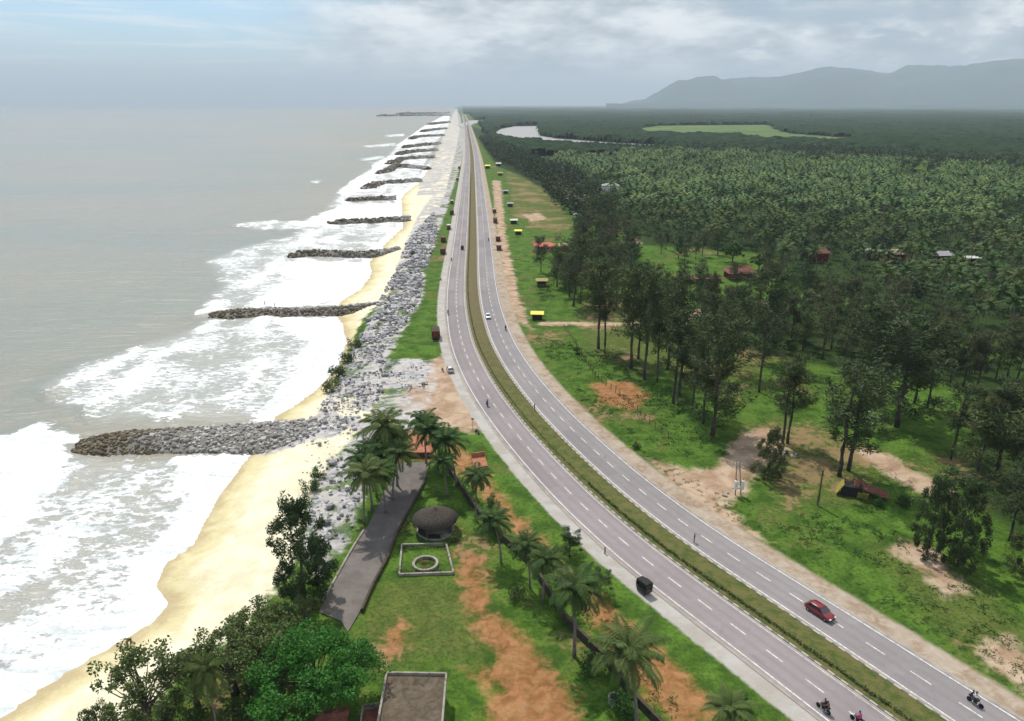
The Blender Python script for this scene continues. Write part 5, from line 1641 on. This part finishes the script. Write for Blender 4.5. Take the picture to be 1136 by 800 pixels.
for a in (-2.0, .8):
    mb = MB(); mb.tube([(a, 1.4, 0), (a + .2, 1.4, 2.9)], .07, 6); mb.build('post', M_wood, sh)

# two legged pole with transformer tanks
X, Y = P(819, 549); tp = empty('transformer_pole', (X, Y, 0)); tag(tp, 'leaning two legged pole carrying pale transformer tanks beside the sandy track', 'utility pole')
for a, b in ((-.55, -.9), (.55, -.6)):
    mb = MB(); mb.tube([(a, 0, -.4), (a * .2 + b, 0, 7.4)], [.13, .09], 7); mb.build('pole', M_conc, tp)
mb = MB(); mb.box((-.1, 0, 2.3), (2.0, .16, .14)); mb.box((-.3, 0, 1.4), (2.0, .16, .14)); mb.build('crossarm', M_steel, tp)
for a in (-.75, .45):
    mb = MB(); mb.loft([[(a + x, -.45 + y, z) for x, y, _ in ngon(.36, 0, 12, sx=.9)] for z in (1.5, 1.6, 3.1, 3.2)]); tkk = mb.build('tank', M_white, tp, True)
    mb = MB(); mb.tube([(a, -.45, 3.15), (a, -.45, 3.6)], .06, 6); mb.build('insulator', M_rust, tkk)
X, Y = P(907, 560); up = empty('creeper_pole', (X, Y, 0)); tag(up, 'old post wrapped in dark creeper standing alone left of the collapsed shack', 'post')
mb = MB(); mb.tube([(0, 0, -.4), (.05, 0, 7.2)], [.14, .10], 7); mb.build('pole', M_wood, up)
V, Q = leaf_cloud([(0, 0, z, .3, .3, .6, 50) for z in np.arange(.5, 7.2, .7)], .12, .25, .2, 9); link('creeper', mesh_np('creeper', V, Q, [M_cas]), up)
X, Y = P(524.5, 477); up = empty('signpost', (X, Y, 0)); tag(up, 'thin signpost on the left shoulder beside the parked motorcycle', 'sign')
mb = MB(); mb.tube([(0, 0, -.2), (0, 0, 2.9)], .06, 6); mb.build('pole', M_steel, up)
mb = MB(); mb.box((0, -.08, 2.75), (.6, .04, .5)); mb.build('board', M_asb, up)
X, Y = P(671, 614); ms = empty('marker_post', (X, Y, 0.0)); tag(ms, 'small rusty marker post on the left shoulder above the autorickshaw', 'marker post')
mb = MB(); mb.box((0, 0, .5), (.22, .16, 1.1), taper=.8); mb.build('post', M_rust, ms); mb = MB(); mb.box((0, 0, 1.14), (.28, .22, .17)); mb.build('cap', M_terr, ms)
X, Y = P(681, 778); ms = empty('well', (X, Y, 0.0)); tag(ms, 'small pale well ring in the bright bushes beside the bottom palm', 'well')
mb = MB(); mb.loft([ngon(.75, -.2, 16), ngon(.75, .8, 16), ngon(.58, .8, 16), ngon(.58, .1, 16)], cap=False); mb.build('ring', M_conc, ms); mb = MB(); mb.loft([ngon(.6, .2, 16), ngon(.6, .22, 16)]); mb.build('water', M_darkin, ms)

# post and wire fence across the meadow
fl = resample(poly_px([(626, 365), (636, 378), (660, 416), (684, 436), (705, 455), (722, 472), (745, 488)]), 2.6)
fo = empty('post_and_wire_fence', (fl[0][0], fl[0][1], 0)); tag(fo, 'crooked fence of dark posts and wire crossing the green meadow', 'fence')
for p in fl:
    mb = MB(); mb.tube([(p[0] - fl[0][0], p[1] - fl[0][1], -.4), (p[0] - fl[0][0] + random.uniform(-.15, .15), p[1] - fl[0][1], random.uniform(1.3, 1.8))], .09, 5); mb.build('post', M_wood, fo)
for z in (.6, 1.15):
    mb = MB(); mb.tube([(p[0] - fl[0][0], p[1] - fl[0][1], z) for p in fl], .02, 4); mb.build('wire', M_rust, fo)


# ------------------------------------------------------------------ vehicles
def wheel_mesh(r, w, name='wheel'):
    mb = MB(); n = 16
    mb.loft([[(r * k * math.cos(2 * math.pi * j / n), y, r * k * math.sin(2 * math.pi * j / n)) for j in range(n)] for y, k in ((-w / 2, .62), (-w / 2, .93), (-w / 4, 1), (w / 4, 1), (w / 2, .93), (w / 2, .62))])
    return mb.mesh(name, M_rubber, True)


def rim_mesh(r, w):
    mb = MB(); n = 12
    mb.loft([[(r * k * math.cos(2 * math.pi * j / n), y, r * k * math.sin(2 * math.pi * j / n)) for j in range(n)] for y, k in ((-w / 2 - .01, .3), (-w / 2 + .01, .6), (w / 2 - .01, .6), (w / 2 + .01, .3))])
    return mb.mesh('rim', M_steel, True)


def shifted(me, v, sc=(1, 1, 1)):
    m2 = me.copy(); m2.transform(Matrix.Translation(v) @ Matrix.Diagonal((*sc, 1))); return m2


def car_kit(paint, L=4.1, W=1.7, H=1.5, name='car'):
    """front faces -y"""
    st = [(-L/2, .40, .58, .78), (-L/2+.12, .28, .70, .93), (-L/2+.55, .22, .82, 1.0), (-L/2+1.15, .20, .92, 1.0), (0, .20, .95, 1.0), (L/2-.9, .20, .97, 1.0), (L/2-.25, .26, .95, .97), (L/2, .40, .82, .84)]
    rings = []
    for y, zb, zt, k in st:
        w = W / 2 * k
        half = [(w * .86, zb), (w, zb + .14), (w * 1.0, (zb + zt) / 2), (w * .97, zt - .08), (w * .80, zt)]
        rings.append([(x, y, z) for x, z in half] + [(-x, y, z) for x, z in reversed(half)])
    mb = MB(); mb.loft(rings); body = mb.mesh(name + '_body', paint, True)
    cst = [(-L/2+1.05, .90, .90, .90), (-L/2+1.75, .93, H - .05, .78), (-L/2+2.2, .93, H, .76), (L/2-1.0, .93, H - .02, .76), (L/2-.22, .92, 1.02, .80)]
    def cab(y0, pts, inset, z0k=0.0):
        rr = []
        for y, zb, zt, k in pts:
            w = W / 2
            rr.append([(w * .93 * inset, y, zb), (w * k * inset, y, zt), (-w * k * inset, y, zt), (-w * .93 * inset, y, zb)])
        return rr
    mb = MB(); mb.loft(cab(0, cst, .985)); glass = mb.mesh(name + '_glass', M_glass, False)
    mb = MB()
    rt = [(-L/2+1.72, H - .045, .80), (-L/2+2.2, H + .015, .78), (L/2-1.0, H - .005, .78), (L/2-.62, H - .14, .78)]
    mb.loft([[(W/2*k, y, z - .05), (W/2*k*.9, y, z + .015), (-W/2*k*.9, y, z + .015), (-W/2*k, y, z - .05)] for y, z, k in rt]); roof = mb.mesh(name + '_roof', paint, True)
    parts = [('body', body, []), ('windows', glass, []), ('roof', roof, [])]
    for s_ in (-1, 1):
        mb = MB()
        for (ya, za, yb, zb) in ((-L/2+1.05, .90, -L/2+1.75, H - .04), (-.02, .93, -.02, H - .02), (L/2-.3, .98, L/2-.95, H - .04)):
            mb.tube([(s_ * W/2*.925, ya, za), (s_ * W/2*.77, yb, zb)], .045, 5)
        parts.append(('pillars', mb.mesh(name + '_pillars', paint), []))
        for y in (-L/2+.75, L/2-.75):
            wm = shifted(wheel_mesh(.30, .2), (s_ * (W/2 - .08), y, .30)); wm.transform(Matrix.Identity(4))
            w0 = wheel_mesh(.30, .2); w0.transform(Matrix.Rotation(math.pi/2, 4, 'Z')); w0.transform(Matrix.Translation((s_ * (W/2 - .08), y, .30)))
            r0 = rim_mesh(.30, .2); r0.transform(Matrix.Rotation(math.pi/2, 4, 'Z')); r0.transform(Matrix.Translation((s_ * (W/2 - .08), y, .30)))
            parts.append(('wheel', w0, [('rim', r0)]))
        mb = MB(); mb.box((s_ * W/2*.66, -L/2+.07, .62), (.34, .14, .16), rz=s_ * .3); parts.append(('headlight', mb.mesh('headlight', M_lamp), []))
        mb = MB(); mb.box((s_ * W/2*.70, L/2-.06, .80), (.26, .12, .18)); parts.append(('tail_light', mb.mesh('tail_light', M_tail), []))
        mb = MB(); mb.box((s_ * (W/2 + .06), -L/2+1.35, .98), (.16, .10, .12)); parts.append(('wing_mirror', mb.mesh('wing_mirror', paint), []))
    mb = MB(); mb.box((0, -L/2+.02, .42), (W*.7, .10, .16)); parts.append(('bumper', mb.mesh('bumper', M_black), []))
    return (name, parts)


def heading(i, away=True):
    """rotation so that the kit's front (-y) points along the road"""
    d = tn[i] if away else -tn[i]
    return math.atan2(d[0], -d[1])


def near_i(x, y): return int(np.argmin((road[:, 0] - x) ** 2 + (road[:, 1] - y) ** 2))


def on_road(kit, x, y, away, lab, cat, s_=1.0, z=0.075, turn=0.0, grp=None):
    X, Y = P(x, y); i = near_i(X, Y)
    return place(kit, (X, Y, z), heading(i, away) + turn, s_, lab, cat, grp)
G_V = 'vehicles on and beside the highway'
on_road(car_kit(M_carred, 4.3), 909, 682, False, 'dark red car driving in the nearest lane, right carriageway', 'car', 1.0, grp='cars along the highway')
on_road(car_kit(M_carwhite, 3.9), 541.5, 353, False, 'small white car coming down the right carriageway in the distance', 'car', 1.0, grp='cars along the highway')
on_road(car_kit(M_carsilver, 4.2), 499.5, 412, True, 'silver car parked on the left shoulder at the bend', 'car', grp='cars along the highway')


def rick_kit(bodym, topm):
    name = 'autorickshaw'; parts = []
    mb = MB(); mb.loft([[(x, y, z) for x, z in ((w, zb), (w, zt), (-w, zt), (-w, zb))] for y, w, zb, zt in ((-1.35, .22, .35, .85), (-1.05, .42, .28, 1.0), (-.5, .64, .25, .85), (.9, .66, .25, .95), (1.3, .62, .35, .9))])
    parts.append(('body', mb.mesh('rick_body', bodym), []))
    mb = MB(); mb.loft([[(w, y, .85), (w, y, zt - .10), (w * .92, y, zt), (-w * .92, y, zt), (-w, y, zt - .10), (-w, y, .85)] for y, w, zt in ((-.05, .655, 1.74), (.6, .655, 1.76), (1.30, .65, 1.72))])
    mb.loft([[(w, y, zt - .22), (w * .8, y, zt), (-w * .8, y, zt), (-w, y, zt - .22)] for y, w, zt in ((-.85, .60, 1.62), (-.05, .65, 1.72))])
    parts.append(('hood', mb.mesh('rick_hood', topm), []))
    mb = MB(); mb.add([(-.42, -1.02, .95), (.42, -1.02, .95), (.50, -.82, 1.55), (-.50, -.82, 1.55), (-.42, -.98, .95), (.42, -.98, .95), (.50, -.78, 1.55), (-.50, -.78, 1.55)], [(0, 1, 2, 3), (7, 6, 5, 4), (0, 4, 5, 1), (2, 6, 7, 3), (1, 5, 6, 2), (3, 7, 4, 0)]); parts.append(('windscreen', mb.mesh('rick_screen', M_glass), []))
    for px2, py2 in ((0, -1.15), (-.58, .85), (.58, .85)):
        w0 = wheel_mesh(.22, .11); w0.transform(Matrix.Rotation(math.pi/2, 4, 'Z')); w0.transform(Matrix.Translation((px2, py2, .22)))
        r0 = rim_mesh(.22, .11); r0.transform(Matrix.Rotation(math.pi/2, 4, 'Z')); r0.transform(Matrix.Translation((px2, py2, .22))); parts.append(('wheel', w0, [('rim', r0)]))
    mb = MB(); mb.box((0, -1.38, .75), (.16, .08, .16)); parts.append(('headlight', mb.mesh('rick_lamp', M_lamp), []))
    for s_ in (-.5, .5):
        mb = MB(); mb.box((s_, 1.32, .75), (.12, .05, .16)); parts.append(('tail_light', mb.mesh('rick_tail', M_tail), []))
    mb = MB(); mb.box((0, 1.27, 1.28), (.7, .06, .28)); parts.append(('rear_window', mb.mesh('rick_rear', M_glass), []))
    return (name, parts)
rk = rick_kit(M_black, M_darkin)
on_road(rk, 713, 656, True, 'black autorickshaw straddling the left edge line near the palms', 'autorickshaw', (1.1, 1.05, 1.22))
on_road(rk, 513, 277, True, 'dark autorickshaw far up the left carriageway', 'autorickshaw', 1.15)


def truck_kit(cabm, boxm, rearm, L=7.5, W=2.4, H=3.0, name='lorry'):
    parts = []
    mb = MB(); mb.box((0, -L/2 + .85, 1.45), (W * .95, 1.7, 1.9), taper=.94); cab = mb.mesh('lorry_cab', cabm)
    mb = MB(); mb.box((0, -L/2 - .02, 1.75), (W * .82, .06, .75)); parts.append(('cab', cab, [('windscreen', mb.mesh('lorry_screen', M_glass))]))
    mb = MB(); mb.box((0, .9, .65), (W * .5, L - 1.8 + .0, .3)); parts.append(('chassis', mb.mesh('lorry_chassis', M_black), []))
    mb = MB(); mb.box((0, .9, .8 + (H - .8) / 2), (W, L - 1.9, H - .8))
    for k in range(6): 
        for s_ in (-1, 1): mb.box((s_ * (W / 2 + .03), -L/2 + 2.4 + k * (L - 2.6) / 5.5, .8 + (H - .8) / 2), (.08, .10, H - .9))
    mb2 = MB(); mb2.box((0, L/2 - .02, .8 + (H - .8) / 2), (W * .94, .08, H - .95)); parts.append(('cargo_body', mb.mesh('lorry_box', boxm), [('tailgate', mb2.mesh('lorry_gate', rearm))]))
    for s_ in (-1, 1):
        for y in (-L/2 + .9, L/2 - 1.6):
            w0 = wheel_mesh(.48, .3); w0.transform(Matrix.Rotation(math.pi/2, 4, 'Z')); w0.transform(Matrix.Translation((s_ * (W/2 - .18), y, .48)))
            r0 = rim_mesh(.48, .3); r0.transform(Matrix.Rotation(math.pi/2, 4, 'Z')); r0.transform(Matrix.Translation((s_ * (W/2 - .18), y, .48))); parts.append(('wheel', w0, [('rim', r0)]))
    return (name, parts)
lk = [truck_kit(M_rust, M_moss, M_dred), truck_kit(M_dred, M_rust, M_dred, 7, 2.4, 2.8), truck_kit(M_carwhite, M_tarpw, M_rust, 6, 2.2, 2.7), truck_kit(M_dred, M_pink, M_dred, 6.5, 2.4, 2.6)]
for x, y, k, aw, lab in [(483.5, 374, 0, True, 'dark lorry with red rear parked on the left verge, nearest of the parked lorries'), (491.5, 281, 1, True, 'brown lorry parked on the left verge, in front of its twin'), (492, 268, 1, True, 'brown lorry parked on the left verge, behind its twin'),
                         (498, 254, 2, True, 'pale topped lorry on the left verge beyond the brown pair'), (501.5, 238, 0, True, 'dark lorry on the left verge, fifth up the road'), (501.5, 226, 2, True, 'pale topped lorry on the left verge, sixth up the road'),
                         (507.5, 200, 2, True, 'distant lorry on the left verge where the rocks end'), (509.5, 187.5, 1, True, 'most distant lorry on the left verge'),
                         (553.5, 277, 3, False, 'reddish lorry on the right shoulder, nearest of the right row'), (552.5, 267, 3, False, 'reddish lorry on the right shoulder, second of the right row'),
                         (549.5, 247, 1, False, 'rusty lorry on the right shoulder, third of the right row'), (548.5, 236, 3, False, 'rusty lorry on the right shoulder, last of the right row')]:
    on_road(lk[k], x, y, aw, lab, 'lorry', 1.0, .0, grp='lorries parked along the highway')


# people: one skinned body each, materials by region
def body_mesh(name, J, E_, rad, regions):
    me = bpy.data.meshes.new(name); me.from_pydata(J, E_, []); o = bpy.data.objects.new(name, me); col.objects.link(o)
    md = o.modifiers.new('s', 'SKIN'); me.skin_vertices
    for i, r in enumerate(rad): me.skin_vertices[0].data[i].radius = (r, r)
    me.skin_vertices[0].data[0].use_root = True
    sb = o.modifiers.new('b', 'SUBSURF'); sb.levels = 1; sb.render_levels = 1
    dg = bpy.context.evaluated_depsgraph_get(); m2 = bpy.data.meshes.new_from_object(o.evaluated_get(dg)); m2.name = name
    bpy.data.objects.remove(o); bpy.data.meshes.remove(me)
    JV = [Vector(j) for j in J]
    reg = []
    for p in m2.polygons:
        c = p.center; b = min(range(len(E_)), key=lambda k: ((JV[E_[k][0]] + JV[E_[k][1]]) / 2 - c).length - 0.25 * (JV[E_[k][0]] - JV[E_[k][1]]).length)
        reg.append(regions[b])
    for mm in (M_skin, M_shirts['dark'], M_trous): m2.materials.append(mm)
    m2.polygons.foreach_set('material_index', reg); m2.polygons.foreach_set('use_smooth', [True] * len(reg))
    return m2


def person_mesh(riding):
    if riding:   # hips at the saddle, hands forward on the bars (front = -y)
        J = [(0, .25, .86), (0, .20, 1.10), (0, .12, 1.36), (0, .08, 1.50), (0, .04, 1.66),
             (-.19, .12, 1.38), (-.27, -.08, 1.14), (-.27, -.36, 1.06), (.19, .12, 1.38), (.27, -.08, 1.14), (.27, -.36, 1.06),
             (-.12, .22, .84), (-.22, -.16, .80), (-.20, .02, .38), (-.20, -.12, .34), (.12, .22, .84), (.22, -.16, .80), (.20, .02, .38), (.20, -.12, .34)]
    else:
        J = [(0, 0, .92), (0, 0, 1.12), (0, 0, 1.40), (0, 0, 1.52), (0, -.02, 1.66),
             (-.19, 0, 1.40), (-.25, .02, 1.13), (-.25, -.06, .86), (.19, 0, 1.40), (.25, .02, 1.13), (.25, -.06, .86),
             (-.10, 0, .88), (-.11, -.02, .48), (-.11, .02, .08), (-.12, -.13, .05), (.10, 0, .88), (.12, -.02, .48), (.12, .02, .08), (.12, -.13, .05)]
    E_ = [(0, 1), (1, 2), (2, 3), (3, 4), (2, 5), (5, 6), (6, 7), (2, 8), (8, 9), (9, 10), (0, 11), (11, 12), (12, 13), (13, 14), (0, 15), (15, 16), (16, 17), (17, 18)]
    rad = [.15, .14, .16, .065, .10, .07, .05, .035, .07, .05, .035, .10, .07, .045, .04, .10, .07, .045, .04]
    reg = [1, 1, 0, 0, 1, 1, 0, 1, 1, 0, 2, 2, 2, 2, 2, 2, 2, 2]
    return body_mesh('person_riding' if riding else 'person_standing', J, E_, rad, reg)
pm = {True: person_mesh(True), False: person_mesh(False)}


def hair_mesh(c):
    mb = MB(); mb.loft([[(c[0] + r * math.cos(2*math.pi*j/10), c[1] + r * math.sin(2*math.pi*j/10), c[2] + z) for j in range(10)] for z, r in ((.0, .105), (.06, .108), (.11, .08), (.135, .02))]); return mb.mesh('hair', M_hair, True)


def person(loc, rz, riding, shirt, lab, grp=None):
    me = pm[riding].copy(); me.materials[1] = M_shirts[shirt]
    o = link('person', me); o.location = loc; o.rotation_euler = (0, 0, rz); tag(o, lab, 'person', grp)
    link('hair', hair_mesh((0, .05 if riding else 0, 1.67)), o)
    return o


def bike_kit(paint):
    parts = []
    for y in (-.66, .64):
        w0 = wheel_mesh(.30, .10); w0.transform(Matrix.Rotation(math.pi/2, 4, 'Z')); w0.transform(Matrix.Translation((0, y, .30)))
        r0 = rim_mesh(.30, .08); r0.transform(Matrix.Rotation(math.pi/2, 4, 'Z')); r0.transform(Matrix.Translation((0, y, .30))); parts.append(('wheel', w0, [('rim', r0)]))
    mb = MB(); mb.loft([[(w, y, zb), (w, y, zt), (-w, y, zt), (-w, y, zb)] for y, w, zb, zt in ((-.38, .08, .70, .90), (-.22, .16, .66, .96), (.05, .13, .66, .86))]); parts.append(('fuel_tank', mb.mesh('bike_tank', paint), []))
    mb = MB(); mb.box((0, -.02, .45), (.26, .42, .34), taper=.8); parts.append(('engine', mb.mesh('bike_engine', M_black), []))
    mb = MB(); mb.tube([(0, -.66, .30), (0, -.40, .85)], .045, 6); mb.tube([(0, -.40, .8), (0, .0, .62), (0, .64, .32)], .05, 6); mb.tube([(.14, .0, .3), (.16, .75, .38)], .045, 6); parts.append(('frame', mb.mesh('bike_frame', M_steel), []))
    mb = MB(); mb.loft([[(w, y, .76), (w, y, z), (-w, y, z), (-w, y, .76)] for y, w, z in ((.02, .10, .84), (.3, .15, .86), (.78, .11, .93))]); parts.append(('saddle', mb.mesh('bike_saddle', M_black), []))
    mb = MB(); mb.tube([(-.34, -.30, 1.02), (-.12, -.40, .98), (.12, -.40, .98), (.34, -.30, 1.02)], .022, 6); parts.append(('handlebar', mb.mesh('bike_bar', M_black), []))
    mb = MB(); mb.loft([[(r * math.cos(2*math.pi*j/10), y, .86 + r * math.sin(2*math.pi*j/10)) for j in range(10)] for y, r in ((-.46, .05), (-.50, .10), (-.56, .10))]); parts.append(('headlight', mb.mesh('bike_lamp', M_lamp), []))
    return ('motorcycle', parts)
bkk = [bike_kit(M_black), bike_kit(M_carred)]
for n_i, (x, y, aw, k, shirt, lab) in enumerate([
        (913, 789, True, 0, 'dark', ('black motorcycle leading in the left carriageway at the bottom edge', 'rider in dark clothes leaning over the black motorcycle at the bottom edge')),
        (951, 803, True, 1, 'pink', ('motorcycle under the rider in pink at the bottom edge', 'rider in a pink top on the motorcycle at the bottom edge')),
        (1081, 782, False, 0, 'white', ('black motorcycle by the outer line near the bottom right corner', 'rider in a white shirt near the bottom right corner')),
        (540.5, 451, True, 0, 'blue', ('motorcycle in the middle of the left carriageway at the bend', 'rider in blue on the motorcycle at the bend of the left carriageway')),
        (497, 349, True, 0, 'dark', ('motorcycle on the left carriageway beyond the parked dark lorry', 'dark rider on the left carriageway beyond the parked dark lorry')),
        (561, 367, False, 0, 'dark', ('motorcycle on the right carriageway just behind the white car', 'dark rider on the right carriageway near the white car')),
        (501, 290, True, 1, 'brown', ('distant motorcycle far up the left carriageway', 'rider in brown far up the left carriageway')),
        (542, 268, False, 0, 'dark', ('distant motorcycle far up the right carriageway', 'dark rider far up the right carriageway'))]):
    o = on_road(bkk[k], x, y, aw, lab[0], 'motorcycle', 1.08, grp='motorcycles on the highway')
    pr_ = person(o.location, o.rotation_euler.z, True, shirt, lab[1]); pr_.scale = (1.08,) * 3
    if n_i in (0, 2):     # a passenger behind
        v = Matrix.Rotation(o.rotation_euler.z, 3, 'Z') @ Vector((0, .38, .05))
        pp = person(o.location + v, o.rotation_euler.z, True, 'dark' if n_i == 2 else 'brown', ['passenger in brown behind the rider in dark clothes', '', 'passenger in dark clothes behind the rider in white'][n_i])
on_road(bkk[0], 529.5, 481, True, 'motorcycle parked on the left shoulder by the signpost', 'motorcycle', grp='motorcycles on the highway', turn=.3, z=.02)
on_road(bkk[0], 491, 412, True, 'motorcycle parked left of the silver car', 'motorcycle', grp='motorcycles on the highway', turn=.2, z=.02)
on_road(bkk[1], 489, 311, True, 'motorcycle parked on the left verge between the lorries', 'motorcycle', grp='motorcycles on the highway', turn=.4, z=.02)
for x, y, z, shirt, lab in [(294, 339, -.3, 'dark', 'person in dark clothes standing on the second groyne, left of two'), (305, 341, -.3, 'brown', 'person standing on the second groyne, right of two'),
                      (593, 455, .3, 'brown', 'person walking on the grassy median at the bend'), (770, 602, .07, 'dark', 'person in dark clothes crossing the right carriageway')]:
    X, Y = P(x, y, z); person((X, Y, z), random.uniform(0, 6), False, shirt, lab)

# ------------------------------------------------------------------ the air
m, t = newmat('air')
vol = t.n('ShaderNodeVolumePrincipled')
vol.inputs['Color'].default_value = (0.78, 0.90, 1.0, 1)
vol.inputs['Density'].default_value = HAZE_D
vol.inputs['Anisotropy'].default_value = 0.0
o_ = t.n('ShaderNodeOutputMaterial'); m.node_tree.links.new(vol.outputs[0], o_.inputs['Volume'])
m.cycles.homogeneous_volume = True
mb = MB(); mb.box((0, 35000, 740), (170000, 90000, 1500)); hz_o = mb.build('haze', m); hz_o['kind'] = 'stuff'
hz_o.location = (0, 0, 0)
